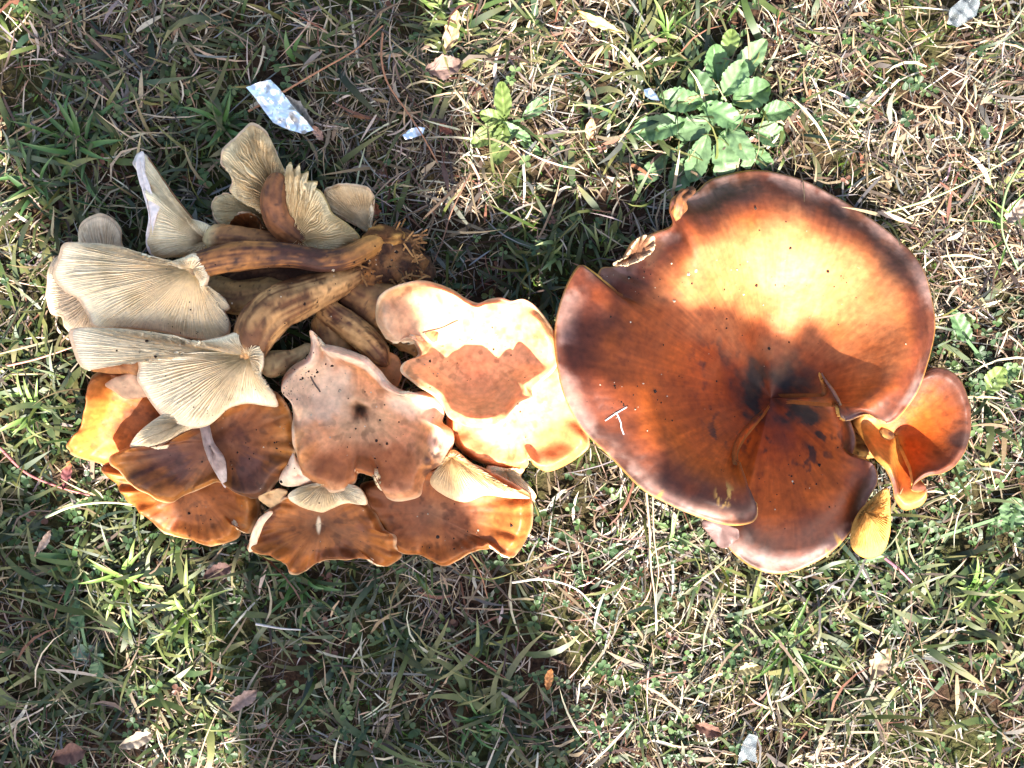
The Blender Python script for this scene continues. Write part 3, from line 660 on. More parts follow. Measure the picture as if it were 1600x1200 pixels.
    # the two big gilled fans on top
    ta = gillcap('large cream fan-shaped mushroom, gills up, with long brown stem', (300, 430), (304, 420, 6.6),
            [(81,430,4.8),(90,402,5.2),(101,380,5.4),(135,379,5.7),(172,383,5.9),(217,404,6.1),(250,412,6.3),(290,402,6.6),(306,398,6.8),(322,412,6.8),(326,436,6.5),(318,456,6.1),(330,466,5.7),(348,466,5.4),(360,480,5.1),(350,490,5.1),(360,502,5.0),(357,522,4.8),(330,533,4.7),(290,527,4.6),(247,518,4.6),(195,513,4.5),(146,511,4.3),(134,492,4.4),(121,468,4.6),(100,455,4.7)],
            120, seed=48, col=gillcol((0.96, 0.77, 0.48), stain=(0.50, 0.34, 0.12), amt=0.35, near=(0.62, 0.46, 0.22), rim=(0.62, 0.46, 0.30), seed=48), bulge=0.002, depth=0.0022, wave=0.002,
            path=[(276, 428, 5.0, 13), (306, 415, 6.1, 20), (360, 402, 6.6, 23), (410, 398, 6.3, 21), (460, 400, 5.9, 18), (505, 408, 5.5, 17), (545, 402, 5.0, 18), (580, 384, 4.3, 17), (612, 366, 3.2, 9)],
            scol=stemcol((0.42, 0.19, 0.06), (0.055, 0.022, 0.015), 0.85, pale_end=(0.62, 0.48, 0.25), seed=12, dark_end=(0.55, 0.24, 0.055)))
    build_base(ta)
    th = gillcap('large cream mushroom with folded edge, gills up, lying across the pile', (390, 560), (392, 556, 7.2),
            [(374,520,7.2),(345,528,7.0),(296,534,6.8),(260,524,6.6),(232,518,6.4),(195,514,6.1),(160,512,5.9),(112,514,5.5),(113,540,5.4),(124,568,5.3),(141,577,5.4),(164,546,5.9),(190,538,6.1),(208,552,6.1),(216,572,6.0),(214,590,5.8),(222,606,5.7),(240,636,5.5),(260,656,5.5),(288,668,5.6),(320,666,5.8),(342,652,6.0),(360,637,6.1),(384,630,6.2),(412,633,6.2),(434,634,6.1),(432,620,6.3),(420,605,6.6),(408,590,6.9),(412,565,7.2),(405,535,7.3)],
            130, seed=49, col=gillcol((0.96, 0.76, 0.47), stain=(0.50, 0.32, 0.14), amt=0.3, near=(0.60, 0.44, 0.2), rim=(0.66, 0.50, 0.34), seed=49), bulge=0.003, depth=0.0024, wave=0.0015,
            path=[(372, 592, 5.2, 14), (388, 556, 6.3, 24), (404, 514, 6.9, 33), (434, 484, 6.3, 34), (475, 463, 5.4, 29), (520, 446, 4.5, 23), (556, 430, 3.6, 17), (585, 415, 2.8, 12)],
            scol=stemcol((0.58, 0.34, 0.15), (0.13, 0.055, 0.022), 0.60, pale_end=(0.62, 0.46, 0.22), seed=13))
    curl(th, 'folded_rim', (185, 565, 5.4), [(141,577,5.2),(160,548,5.7),(188,537,5.9),(206,550,5.9),(217,572,5.7),(213,586,5.5),(196,584,5.3),(175,584,5.1),(158,582,5.1)], capcol([(0, (0.34, 0.13, 0.05)), (1, (0.50, 0.26, 0.12))], seed=39), seed=39, bulge=0.002)
    curl(th, 'pale_flap', (196, 604, 5.2), [(163,601,4.9),(180,590,5.2),(205,584,5.5),(222,598,5.5),(236,616,5.3),(214,622,5.1),(194,622,4.9),(178,612,4.9)], flat((0.58, 0.36, 0.20), 0.3), seed=40)

def build_base(parent):
    """torn, earthy root end where the stems meet"""
    n = 46
    v = []; f = []; cols = []
    def lump(c, r, seed, dark, light):
        k = len(v)
        nu_, nv_ = 26, 16
        for i in range(nv_):
            th = math.pi * i / (nv_ - 1)
            for j in range(nu_):
                ph = 2 * math.pi * j / nu_
                d = np.array([math.sin(th) * math.cos(ph), math.sin(th) * math.sin(ph), math.cos(th)])
                q = 0.62 + 0.75 * float(fbm(d[0] * 2.6 + seed + 9, d[1] * 2.6 + 9, d[2] * 2.6 + 9, 4))
                v.append(c + d * np.array(r) * q)
                w = float(fbm(d[0] * 4 + seed + 9, d[1] * 4 + 5, d[2] * 4 + 5, 3))
                cols.append(np.array(dark) + (np.array(light) - np.array(dark)) * float(sstep(0.45, 0.65, np.array(w))))
        for i in range(nv_ - 1):
            for j in range(nu_):
                f.append((k + i * nu_ + j, k + (i + 1) * nu_ + j, k + (i + 1) * nu_ + (j + 1) % nu_, k + i * nu_ + (j + 1) % nu_))
    D = (0.045, 0.022, 0.014); Lc = (0.20, 0.085, 0.03)
    lump(PC((612, 408, 2.4)), (0.022, 0.021, 0.021), 1, D, Lc)
    lump(PC((640, 425, 1.6)), (0.016, 0.012, 0.012), 6, D, (0.10, 0.05, 0.025))
    lump(PC((625, 382, 2.4)), (0.012, 0.010, 0.014), 7, D, Lc)
    lump(PC((585, 432, 2.6)), (0.017, 0.012, 0.016), 2, D, (0.30, 0.12, 0.035))
    lump(PC((556, 432, 2.6)), (0.014, 0.012, 0.016), 3, (0.10, 0.045, 0.02), (0.32, 0.15, 0.05))
    lump(PC((600, 378, 3.2)), (0.015, 0.009, 0.013), 4, (0.10, 0.04, 0.015), (0.42, 0.20, 0.05))
    lump(PC((470, 425, 1.6)), (0.05, 0.018, 0.014), 5, D, (0.12, 0.06, 0.03))
    vv = np.array(v); ff = np.array(f)
    CAPV.append(vv); SURF.append((vv, ff))
    mesh_obj('torn_base', vv, ff, M_SOIL, parent, np.array(cols))
    # fibres
    B = []
    for i in range(320):
        c = PC((rng.uniform(550, 650), rng.uniform(366, 446), rng.uniform(2.2, 4.2)))
        a = rng.uniform(-1.5, 1.2); l = rng.uniform(0.006, 0.020)
        B.append((c, np.array([math.cos(a) * l, math.sin(a) * l, rng.uniform(-0.004, 0.006)])))
    vv, ff, cc = [], [], []
    for c, d in B:
        k = len(vv); s = np.cross(d, (0, 0, 1)); s = s / (np.linalg.norm(s) + 1e-9) * 0.0006
        vv += [c - s, c + s, c + d * 0.6 + s * 0.8, c + d * 0.6 - s * 0.8]
        ff.append((k, k + 1, k + 2, k + 3))
        q = rng.random(); cc += [np.array((0.05, 0.025, 0.015)) * (1 - q) + np.array((0.38, 0.18, 0.06)) * q] * 4
    mesh_obj('root_fibres', np.array(vv), np.array(ff), M_SOIL, parent, np.array(cc))
build_pile()

# ------------------------------------------------------------------ height ceiling under the mushrooms
ALLV = np.vstack(CAPV)
CELL = 0.003
GX0, GY0, GN = -0.36, -0.27, 240
hmin = np.full((GN, GN), 9.0)
hmax = np.full((GN, GN), -9.0)
gi = np.clip(((ALLV[:, 0] - GX0) / CELL).astype(int), 0, GN - 1); gj = np.clip(((ALLV[:, 1] - GY0) / CELL).astype(int), 0, GN - 1)
np.minimum.at(hmin, (gi, gj), ALLV[:, 2]); np.maximum.at(hmax, (gi, gj), ALLV[:, 2])
def dil(a, fn):
    b = a.copy()
    for di in (-1, 0, 1):
        for dj in (-1, 0, 1):
            b = fn(b, np.roll(np.roll(a, di, 0), dj, 1))
    return b
hmin = dil(hmin, np.minimum)
def ceiling(x, y):
    i = ((x - GX0) / CELL).astype(int); j = ((y - GY0) / CELL).astype(int)
    ok = (i >= 0) & (i < GN) & (j >= 0) & (j < GN)
    r = np.full(x.shape, 9.0)
    r[ok] = hmin[i[ok], j[ok]]
    return r

_bv = []; _bf = []; _k = 0
for vv, ff in SURF:
    _bv.append(vv); _bf.append(ff + _k); _k += len(vv)
BVH = BVHTree.FromPolygons(np.vstack(_bv).tolist(), np.vstack(_bf).tolist())
def drop(px, py):
    """top of whatever fungus lies under the camera ray through a photograph pixel, else the lawn"""
    d = Vector(P(px, py, 0.0)) - Vector((0, 0, H))
    h = BVH.ray_cast(Vector((0, 0, H)), d.normalized())
    if h[0] is not None: return h[0], h[1]
    p = P(px, py, 0.008); return Vector(p), Vector((0, 0, 1))

# ------------------------------------------------------------------ lawn
def blades(n, xr, yr, lmin, lmax, wmin, wmax, e0, e1, cols, dens=None, K=4, zoff=(0, 0.004), bend=0.8, seed=0, tipcol=None, tipamt=0.0, roll=0.5, clipgap=0.0015):
    r = np.random.default_rng(seed)
    x = r.uniform(*xr, n); y = r.uniform(*yr, n)
    if dens is not None:
        keep = r.random(n) < dens(x, y); x, y = x[keep], y[keep]; n = len(x)
    L = lmin + (lmax - lmin) * r.random(n) ** 1.6
    W = r.uniform(wmin, wmax, n)
    th0 = r.uniform(0, 2 * np.pi, n); kb = r.normal(0, bend, n)
    a0 = r.uniform(*e0, n); a1 = r.uniform(*e1, n)
    s = np.linspace(0, 1, K + 1)
    ds = (L / K)[:, None]
    sm = (s[:-1] + s[1:]) / 2
    th = th0[:, None] + kb[:, None] * sm[None]
    el = a0[:, None] + (a1 - a0)[:, None] * sm[None]
    dx = np.cumsum(np.cos(el) * np.cos(th) * ds, 1); dy = np.cumsum(np.cos(el) * np.sin(th) * ds, 1); dz = np.cumsum(np.sin(el) * ds, 1)
    z0 = ground_z(x, y) + r.uniform(*zoff, n)
    C = np.zeros((n, K + 1, 3))
    C[:, 0] = np.stack([x, y, z0], -1)
    C[:, 1:, 0] = x[:, None] + dx; C[:, 1:, 1] = y[:, None] + dy; C[:, 1:, 2] = z0[:, None] + dz
    C[..., 2] = np.maximum(C[..., 2], ground_z(C[..., 0], C[..., 1]) + 0.0006)
    prof = np.clip(np.minimum(0.45 + 2.2 * s, 1.0) * (1 - s ** 3) + 0.04, 0, 1)
    thv = np.concatenate([th, th[:, -1:]], 1)
    rl = r.normal(0, roll, n)[:, None]
    sv = np.stack([-np.sin(thv) * np.cos(rl), np.cos(thv) * np.cos(rl), np.sin(rl) * np.ones_like(thv)], -1)
    hw = (W[:, None] * prof[None] * 0.5)[..., None]
    V = np.stack([C - sv * hw, C + sv * hw], 2)            # n,K+1,2,3
    ce = ceiling(V[..., 0], V[..., 1])
    V[..., 2] = np.where(ce < 5, np.maximum(np.minimum(V[..., 2], ce - clipgap), -0.006), V[..., 2])
    cidx = r.choice(len(cols), n, p=np.array([c[1] for c in cols]) / sum(c[1] for c in cols))
    base = np.array([c[0] for c in cols])[cidx] * r.uniform(0.36, 1.05, (n, 1)) * (1 + r.normal(0, 0.06, (n, 3)))
    cc = np.repeat(base[:, None, :], K + 1, 1)
    if tipcol is not None:
        w = tipamt * r.random(n)[:, None, None] * (s[None, :, None] ** 2)
        cc = cc * (1 - w) + np.asarray(tipcol) * w
    cc = np.repeat(cc[:, :, None, :], 2, 2)
    k = np.arange(K)
    f1 = np.stack([k * 2, k * 2 + 1, k * 2 + 3, k * 2 + 2], -1)
    F = (np.arange(n)[:, None, None] * (2 * (K + 1)) + f1[None]).reshape(-1, 4)
    return V.reshape(-1, 3), F, cc.reshape(-1, 3)

def stuff(name, label, cat, parts, mat):
    vs_, fs_, cs_ = [], [], []; k = 0
    for v, f, c in parts:
        vs_.append(v); fs_.append(f + k); cs_.append(c); k += len(v)
    o = mesh_obj(name, np.vstack(vs_), np.vstack(fs_), mat, None, np.vstack(cs_))
    return tag(o, label, cat, kind='stuff')

def spots(x, y, lst):
    r = np.zeros_like(x)
    for px, py, rad in lst:
        p = P(px, py)
        r = np.maximum(r, np.exp(-((x - p[0]) ** 2 + (y - p[1]) ** 2) / (rad * S) ** 2))
    return r

GREENSP = [(120, 240, 150), (360, 210, 120), (230, 950, 150), (60, 900, 120), (60, 650, 110), (120, 1100, 130), (560, 300, 70), (1500, 940, 150), (560, 950, 150), (1090, 180, 130), (720, 30, 90), (900, 420, 80), (1300, 1000, 120), (700, 1100, 120), (1040, 60, 130), (300, 60, 120)]
STRAWSP = [(1400, 150, 260), (900, 150, 180), (640, 220, 140), (1560, 450, 150), (900, 850, 170), (960, 980, 150), (1350, 1150, 200), (700, 950, 150), (200, 100, 150), (1400, 350, 160)]
CLOVSP = [(870, 830, 110), (960, 900, 120), (1300, 880, 130), (1400, 900, 130), (1100, 950, 150), (480, 1050, 130), (830, 1060, 110), (1050, 1080, 160), (100, 800, 80), (350, 860, 60), (300, 1120, 100), (1480, 700, 110), (230, 130, 120), (1330, 140, 90), (1550, 560, 90)]
def d_green(x, y):
    return np.clip(0.26 + 0.9 * spots(x, y, GREENSP) - 0.20 * spots(x, y, STRAWSP), 0, 1) * (0.25 + 1.2 * sstep(0.38, 0.58, fbm(x * 22 + 70, y * 22)))
def d_straw(x, y):
    return np.clip(0.48 + 0.6 * spots(x, y, STRAWSP) - 0.30 * spots(x, y, GREENSP), 0, 1) * (0.35 + 0.75 * sstep(0.36, 0.54, fbm(x * 20 + 31, y * 20 + 77)))
def d_clov(x, y):
    return np.clip(0.13 + 0.75 * spots(x, y, CLOVSP) - 0.12 * spots(x, y, STRAWSP), 0, 1) * (0.35 + 1.1 * (fbm(x * 30 + 20, y * 30 + 60) > 0.47))
def ring(fn):
    return lambda x, y: np.where((abs(x) < 0.42) & (abs(y) < 0.33), 0, fn(x, y))

XR, YR = (-0.42, 0.42), (-0.33, 0.33)
XO, YO = (-0.95, 0.95), (-0.85, 0.85)
STRAWC = [((0.34, 0.245, 0.145), 5), ((0.17, 0.118, 0.07), 5), ((0.48, 0.40, 0.29), 4), ((0.07, 0.046, 0.032), 6), ((0.17, 0.155, 0.135), 3), ((0.15, 0.062, 0.034), 1)]
GREENC = [((0.040, 0.068, 0.014), 4), ((0.021, 0.045, 0.015), 5), ((0.072, 0.100, 0.023), 3), ((0.12, 0.13, 0.038), 2), ((0.028, 0.054, 0.029), 3)]
R = math.radians
stuff('dry_grass', 'matted dry tan straw and dead grass covering the lawn', 'dry grass', [
    blades(48000, XR, YR, 0.009, 0.034, 0.0005, 0.0013, (-0.05, 0.25), (-0.35, 0.15), STRAWC, d_straw, K=3, zoff=(0.0, 0.010), bend=0.5, seed=1),
    blades(5000, XR, YR, 0.020, 0.052, 0.0009, 0.0020, (0.0, 0.5), (-0.5, 0.3), STRAWC, d_straw, K=4, zoff=(0.002, 0.012), bend=0.9, seed=2),
    blades(2600, XR, YR, 0.012, 0.030, 0.0018, 0.0038, (-0.05, 0.5), (-0.5, 0.3), STRAWC, d_straw, K=3, zoff=(0.001, 0.010), bend=0.9, seed=12),
    blades(60000, XO, YO, 0.015, 0.055, 0.0008, 0.0020, (-0.05, 0.35), (-0.4, 0.2), STRAWC, ring(lambda x, y: 0.6 + 0 * x), K=3, zoff=(0.0, 0.012), seed=3)], M_STRAW)
edge4 = hmin
for _ in range(3): edge4 = dil(edge4, np.minimum)
def d_edge(x, y):
    i = np.clip(((x - GX0) / CELL).astype(int), 0, GN - 1); j = np.clip(((y - GY0) / CELL).astype(int), 0, GN - 1)
    return np.where((hmin[i, j] > 5) & (edge4[i, j] < 0.042), 0.5, 0.0)
def d_ros(x, y):
    return spots(x, y, [(1110, 180, 95), (1180, 160, 60), (780, 200, 50)])
stuff('green_grass', 'short green grass blades growing all over the lawn', 'grass', [
    blades(11000, XR, YR, 0.014, 0.042, 0.0014, 0.0030, (0.4, 1.3), (-0.6, 0.4), GREENC, d_green, K=4, seed=4, tipcol=(0.36, 0.30, 0.12), tipamt=0.5),
    blades(4200, XR, YR, 0.022, 0.058, 0.0028, 0.0056, (0.2, 0.9), (-0.8, 0.0), GREENC, d_green, K=5, seed=5, tipcol=(0.42, 0.34, 0.14), tipamt=0.6),
    blades(26000, XR, YR, 0.004, 0.010, 0.0008, 0.0016, (0.3, 1.4), (-0.2, 0.8), [((0.07, 0.13, 0.012), 3), ((0.04, 0.085, 0.012), 3)], lambda x, y: 0.9 * (fbm(x * 26 + 11, y * 26 + 4) > 0.54), K=2, seed=6),
    blades(34000, XO, YO, 0.015, 0.050, 0.0014, 0.0030, (0.3, 1.2), (-0.7, 0.2), GREENC, ring(lambda x, y: 0.7 + 0 * x), K=4, seed=7, tipcol=(0.36, 0.30, 0.12), tipamt=0.5),
    blades(9000, XR, YR, 0.024, 0.050, 0.0009, 0.0024, (0.9, 1.5), (-0.2, 0.9), GREENC + STRAWC[:3], d_edge, K=5, seed=14, clipgap=-0.02, tipcol=(0.42, 0.34, 0.14), tipamt=0.7),
    blades(12000, XR, YR, 0.026, 0.050, 0.0009, 0.0024, (0.7, 1.4), (-0.4, 0.5), GREENC + STRAWC[:3], lambda x, y: 0.55 * d_ros(x, y), K=5, seed=15, tipcol=(0.42, 0.34, 0.14), tipamt=0.7)], M_GRASS)

def leaflets(n, xr, yr, dens, seed, rmin, rmax, cols):
    r = np.random.default_rng(seed)
    x = r.uniform(*xr, n); y = r.uniform(*yr, n)
    k = r.random(n) < dens(x, y); x, y = x[k], y[k]; n = len(x)
    a0 = r.uniform(0, 6.28, n); R0 = r.uniform(rmin, rmax, n); zz = ground_z(x, y) + r.uniform(0.003, 0.013, n)
    base = np.array([c[0] for c in cols])[r.choice(len(cols), n, p=np.array([c[1] for c in cols]) / sum(c[1] for c in cols))] * r.uniform(0.5, 1.05, (n, 1))
    shape = np.array([(0, 0), (0.45, -0.38), (0.85, -0.42), (1.08, -0.16), (1.0, 0.0), (1.08, 0.16), (0.85, 0.42), (0.45, 0.38)])
    VV, FF, CC = [], [], []; kk = 0
    for j in range(4):
        sel = r.random(n) < (1.0 if j < 3 else 0.35)
        m = sel.sum(); a = a0[sel] + j * (2.09 if j < 3 else 1.05) + r.normal(0, 0.25, m)
        tilt = r.normal(0.1, 0.35, m); rl = r.normal(0, 0.3, m)
        lx = shape[None, :, 0] * R0[sel][:, None]; ly = shape[None, :, 1] * R0[sel][:, None]
        z = lx * np.sin(tilt)[:, None] + np.abs(ly) * 0.35 + ly * np.sin(rl)[:, None]
        X = x[sel][:, None] + lx * np.cos(a)[:, None] - ly * np.sin(a)[:, None]
        Y = y[sel][:, None] + lx * np.sin(a)[:, None] + ly * np.cos(a)[:, None]
        Z = zz[sel][:, None] + z
        ce = ceiling(X, Y); Z = np.where(ce < 5, np.maximum(np.minimum(Z, ce - 0.002), -0.006), Z)
        VV.append(np.stack([X, Y, Z], -1).reshape(-1, 3))
        b = np.arange(m)[:, None, None] * 8
        FF.append((b + np.array([[0, 1, 2, 3], [0, 3, 4, 4], [0, 4, 5, 5], [0, 5, 6, 7]])[None]).reshape(-1, 4) + kk); kk += m * 8
        CC.append(np.repeat(base[sel], 8, 0) * r.uniform(0.85, 1.15, (m * 8, 1)))
    F = np.vstack(FF)
    F = np.vstack([np.stack([F[:, 0], F[:, 1], F[:, 2]], -1), np.stack([F[:, 0], F[:, 2], F[:, 3]], -1)])
    F = F[(F[:, 0] != F[:, 1]) & (F[:, 1] != F[:, 2]) & (F[:, 0] != F[:, 2])]
    return np.vstack(VV), F, np.vstack(CC)
CLOVC = [((0.055, 0.098, 0.027), 3), ((0.036, 0.070, 0.023), 3), ((0.10, 0.145, 0.05), 2), ((0.12, 0.05, 0.03), 0.3)]
stuff('clover', 'low creeping clover with tiny round leaflets among the grass', 'clover', [
    leaflets(8000, XR, YR, d_clov, 8, 0.0018, 0.0048, CLOVC),
    leaflets(9000, XO, YO, ring(lambda x, y: 0.5 + 0 * x), 9, 0.003, 0.005, CLOVC)], M_LEAF)

# ------------------------------------------------------------------ tufts, leafy plants, litter
def blade_mesh(seed, mat):
    r = np.random.default_rng(seed)
    K = 9; s = np.linspace(0, 1, K)
    w = 0.5 * np.clip(np.minimum(0.35 + 2.0 * s, 1) * (1 - s ** 3.2), 0.02, 1)
    z = 0.42 * np.sin(s * r.uniform(1.6, 2.6)) * r.uniform(0.6, 1.2); x = s * (1 - 0.10 * s); y = r.normal(0, 0.10) * s ** 2
    C = np.stack([x, y, z * 0.8], -1)
    V = np.stack([C + np.stack([0 * s, -w * 0.1, 0.012 * w * 4], -1), C, C + np.stack([0 * s, w * 0.1, 0.012 * w * 4], -1)], 1).reshape(-1, 3)
    return V, grid_faces(K, 3, False), np.repeat(s, 3)

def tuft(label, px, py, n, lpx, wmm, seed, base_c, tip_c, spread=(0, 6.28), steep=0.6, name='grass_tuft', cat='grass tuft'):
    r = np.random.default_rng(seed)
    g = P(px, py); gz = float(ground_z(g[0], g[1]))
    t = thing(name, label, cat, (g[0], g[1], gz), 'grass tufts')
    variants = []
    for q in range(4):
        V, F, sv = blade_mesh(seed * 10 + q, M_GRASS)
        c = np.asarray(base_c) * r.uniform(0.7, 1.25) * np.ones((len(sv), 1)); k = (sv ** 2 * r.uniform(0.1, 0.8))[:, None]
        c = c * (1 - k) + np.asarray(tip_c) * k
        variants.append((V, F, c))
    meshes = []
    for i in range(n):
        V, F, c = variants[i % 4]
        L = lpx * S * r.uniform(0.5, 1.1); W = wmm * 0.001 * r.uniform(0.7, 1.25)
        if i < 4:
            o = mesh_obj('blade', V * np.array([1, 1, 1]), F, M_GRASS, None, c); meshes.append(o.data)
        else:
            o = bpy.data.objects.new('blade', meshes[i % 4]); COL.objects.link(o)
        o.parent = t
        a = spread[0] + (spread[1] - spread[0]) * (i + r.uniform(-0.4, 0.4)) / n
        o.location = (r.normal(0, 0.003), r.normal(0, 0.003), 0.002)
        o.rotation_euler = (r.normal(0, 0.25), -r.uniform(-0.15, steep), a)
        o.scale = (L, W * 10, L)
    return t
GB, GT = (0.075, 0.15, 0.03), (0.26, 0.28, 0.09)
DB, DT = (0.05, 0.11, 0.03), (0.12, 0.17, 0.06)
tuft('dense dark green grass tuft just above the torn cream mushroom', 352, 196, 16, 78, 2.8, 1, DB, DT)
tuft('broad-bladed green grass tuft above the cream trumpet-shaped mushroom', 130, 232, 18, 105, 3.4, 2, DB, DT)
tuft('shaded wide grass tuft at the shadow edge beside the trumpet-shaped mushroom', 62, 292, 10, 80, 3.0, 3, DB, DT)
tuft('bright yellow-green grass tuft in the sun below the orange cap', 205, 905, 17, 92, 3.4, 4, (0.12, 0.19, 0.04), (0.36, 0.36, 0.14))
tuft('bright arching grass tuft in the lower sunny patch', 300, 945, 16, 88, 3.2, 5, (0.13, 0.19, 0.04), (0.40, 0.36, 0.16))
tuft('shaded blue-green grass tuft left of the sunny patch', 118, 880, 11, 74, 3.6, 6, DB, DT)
tuft('large green grass tuft with drooping yellow tips below the smaller funnel', 1525, 925, 18, 92, 3.2, 7, GB, (0.38, 0.36, 0.12))
tuft('small pale upright grass tuft by the notch of the huge funnel', 945, 402, 7, 72, 1.8, 8, (0.14, 0.18, 0.06), (0.46, 0.42, 0.22), (0.9, 2.4), 0.4)
tuft('three-bladed dark green grass sprout beside the larger foil scrap', 465, 104, 4, 52, 3.4, 9, DB, DT, (0.2, 3.4))
tuft('fine dark grass tuft right of the loose gill fragment', 606, 318, 15, 66, 1.4, 10, DB, DT)
tuft('sunlit grass tuft beside the tan dead leaf', 692, 22, 12, 58, 2.6, 11, (0.15, 0.22, 0.05), (0.40, 0.40, 0.18))
tuft('sparse grass tuft with long thin blades below the lower funnel lobe', 1228, 1000, 9, 100, 2.0, 12, GB, GT)
tuft('loose green grass tuft at the bottom edge in shade', 745, 1120, 12, 70, 2.2, 13, DB, DT)
tuft('small green grass tuft between the cream cap and the notch', 868, 395, 9, 62, 3.0, 14, (0.13, 0.19, 0.06), (0.36, 0.36, 0.18))
tuft('dark grass tuft under the scalloped edge of the lowest cap', 470, 908, 13, 72, 2.8, 15, DB, DT, (3.0, 6.4))
tuft('spiky yellow-tipped grass tuft above the hairy leafy rosette', 1032, 62, 12, 66, 2.6, 16, GB, (0.45, 0.40, 0.16))
tuft('slender grass tuft with one long arching blade at the right edge', 1578, 360, 7, 96, 1.8, 17, GB, GT, (1.0, 4.6))
tuft('sunlit grass tuft left of the orange cap', 58, 640, 13, 70, 2.8, 18, (0.13, 0.21, 0.05), (0.34, 0.36, 0.14))
tuft('grass tuft with pale twisted blades below the flap of the huge funnel', 1045, 840, 11, 72, 2.4, 19, (0.11, 0.17, 0.06), (0.40, 0.40, 0.24))

def leaf_mesh(name, parent, px, py, ang, lpx, wpx, z, col, tip=None, crenate=0.06, cup=0.15, seed=0, mat=None, curlz=0.0, blunt=0.5, ragged=0.12):
    """broad leaf with midrib; its middle lies at the given place, angle counter-clockwise"""
    r = np.random.default_rng(seed)
    nl, nw = 27, 11
    s = np.linspace(0, 1, nl)[:, None]; t = np.linspace(-1, 1, nw)[None, :]
    prof = np.sin(np.pi * np.clip(s, 0, 1) ** (1 + 0.3 * (1 - blunt))) ** (0.45 + 0.5 * (1 - blunt)) * 0.97 + 0.03
    w = prof * (1 + crenate * np.sin(s * 62 + seed) * np.abs(t) ** 2) * (1 + ragged * (fbm(s * 9 + seed, np.sign(t) * 3 + 7, seed, 3) - 0.5) * 2)
    L = lpx * S; W = wpx * S * 0.5
    X = (s - 0.5) * L + 0 * t; Y = t * W * w
    Z = np.abs(t) * W * cup * 2 + L * curlz * (s - 0.5) ** 2 + 0.0014 * np.abs(np.sin(s * 14 - np.abs(t) * 2.5)) * np.abs(t) ** 0.5 + 0.003 * (fbm(X * 120 + seed, Y * 120, seed) - 0.5)
    ca, sa = math.cos(ang), math.sin(ang)
    c = P(px, py, z)
    tilt = r.normal(0, 0.12)
    V = np.stack([c[0] + X * ca - Y * sa, c[1] + X * sa + Y * ca, c[2] + Z + X * tilt], -1)
    rib = sstep(0.16, 0.0, np.abs(t)) * 0.6 + 0.25 * sstep(0.85, 1.0, np.cos(s * 42 - np.abs(t) * 7)) + 0 * s
    cc = np.asarray(col) * (0.85 + 0.3 * fbm(X * 200 + seed, Y * 200, 0, 3))[..., None]
    cc = lerp(cc, np.asarray(col) * 1.7, 0.5 * rib)
    if tip is not None: cc = lerp(cc, tip, sstep(0.55, 1, s + 0 * t + 0.2 * (fbm(X * 150, Y * 150) - 0.5)) * 0.8)
    V = V.reshape(-1, 3)
    ce = ceiling(V[:, 0], V[:, 1]); V[:, 2] = np.where(ce < 5, np.minimum(V[:, 2], ce - 0.001), V[:, 2])
    back = V - np.array([0, 0, 0.0005])
    F = grid_faces(nl, nw, False)
    return mesh_obj(name, V, F, mat or M_LEAF, parent, cc.reshape(-1, 3))

def plant(label, px, py, leaves, seed, name='leafy_plant', cat='plant'):
    g = P(px, py); t = thing(name, label, cat, (g[0], g[1], float(ground_z(g[0], g[1]))), 'broad-leaved weeds')
    for i, (lx, ly, a, l, w, z, c) in enumerate(leaves):
        leaf_mesh('leaf', t, lx, ly, math.radians(a), l * (0.95 + 0.45 * _hash(np.array(i), np.array(seed), np.array(1))), w * (0.95 + 0.45 * _hash(np.array(i), np.array(seed), np.array(2))), z - 0.006 + 0.010 * (_hash(np.array(i), np.array(seed), np.array(3)) - 0.5), np.array(c) * (0.75 + 0.5 * _hash(np.array(i), np.array(seed), np.array(4))), crenate=0.06, ragged=0.16, cup=0.05 + 0.3 * float(_hash(np.array(i), np.array(seed), np.array(5))), curlz=float(-0.5 + _hash(np.array(i), np.array(seed), np.array(6))), seed=seed * 30 + i, blunt=0.8)
        b = P(lx - math.cos(math.radians(a)) * l * 0.5, ly + math.sin(math.radians(a)) * l * 0.5, z)
        q = np.array([g[0], g[1], 0.004]); d = b - q; sdv = np.cross(d, (0, 0, 1)); sdv = sdv / (np.linalg.norm(sdv) + 1e-9) * 0.0010
        mesh_obj('leaf_stalk', np.array([q - sdv, q + sdv, b + sdv, b - sdv]), np.array([[0, 1, 2, 3]]), M_LEAF, t, np.tile(np.array(c) * 1.2, (4, 1)))
    return t
LG, MG, YG = (0.105, 0.17, 0.075), (0.07, 0.125, 0.05), (0.11, 0.15, 0.04)
plant('hairy grey-green leafy rosette growing behind the huge funnel', 1110, 190,
      [(1168,97,50,62,36,.020,LG),(1146,124,60,52,34,.024,LG),(1118,104,100,56,34,.018,MG),(1098,142,120,54,30,.020,MG),(1172,150,25,62,36,.022,MG),(1062,160,170,52,30,.018,MG),(1084,200,200,54,32,.020,LG),
       (1128,180,330,52,32,.026,MG),(1157,226,300,66,30,.024,LG),(1132,246,270,60,38,.020,LG),(1200,212,340,56,34,.018,MG),(1026,202,190,60,32,.014,MG),(1066,272,235,64,38,.016,LG),(1018,268,225,50,30,.012,LG),(1212,176,10,50,28,.016,MG),(1190,250,310,48,26,.014,MG),(1090,250,250,56,32,.016,LG),(1140,68,80,44,24,.016,YG)], 1)
plant('small bright yellow-green leafy weed in open straw', 790, 195,
      [(762,212,215,46,26,.014,YG),(782,228,260,50,26,.016,YG),(770,184,165,40,26,.016,YG),(786,160,95,44,24,.018,YG),(806,206,330,40,14,.014,LG),(838,170,40,52,16,.016,LG),(824,226,320,48,14,.012,LG)], 2)
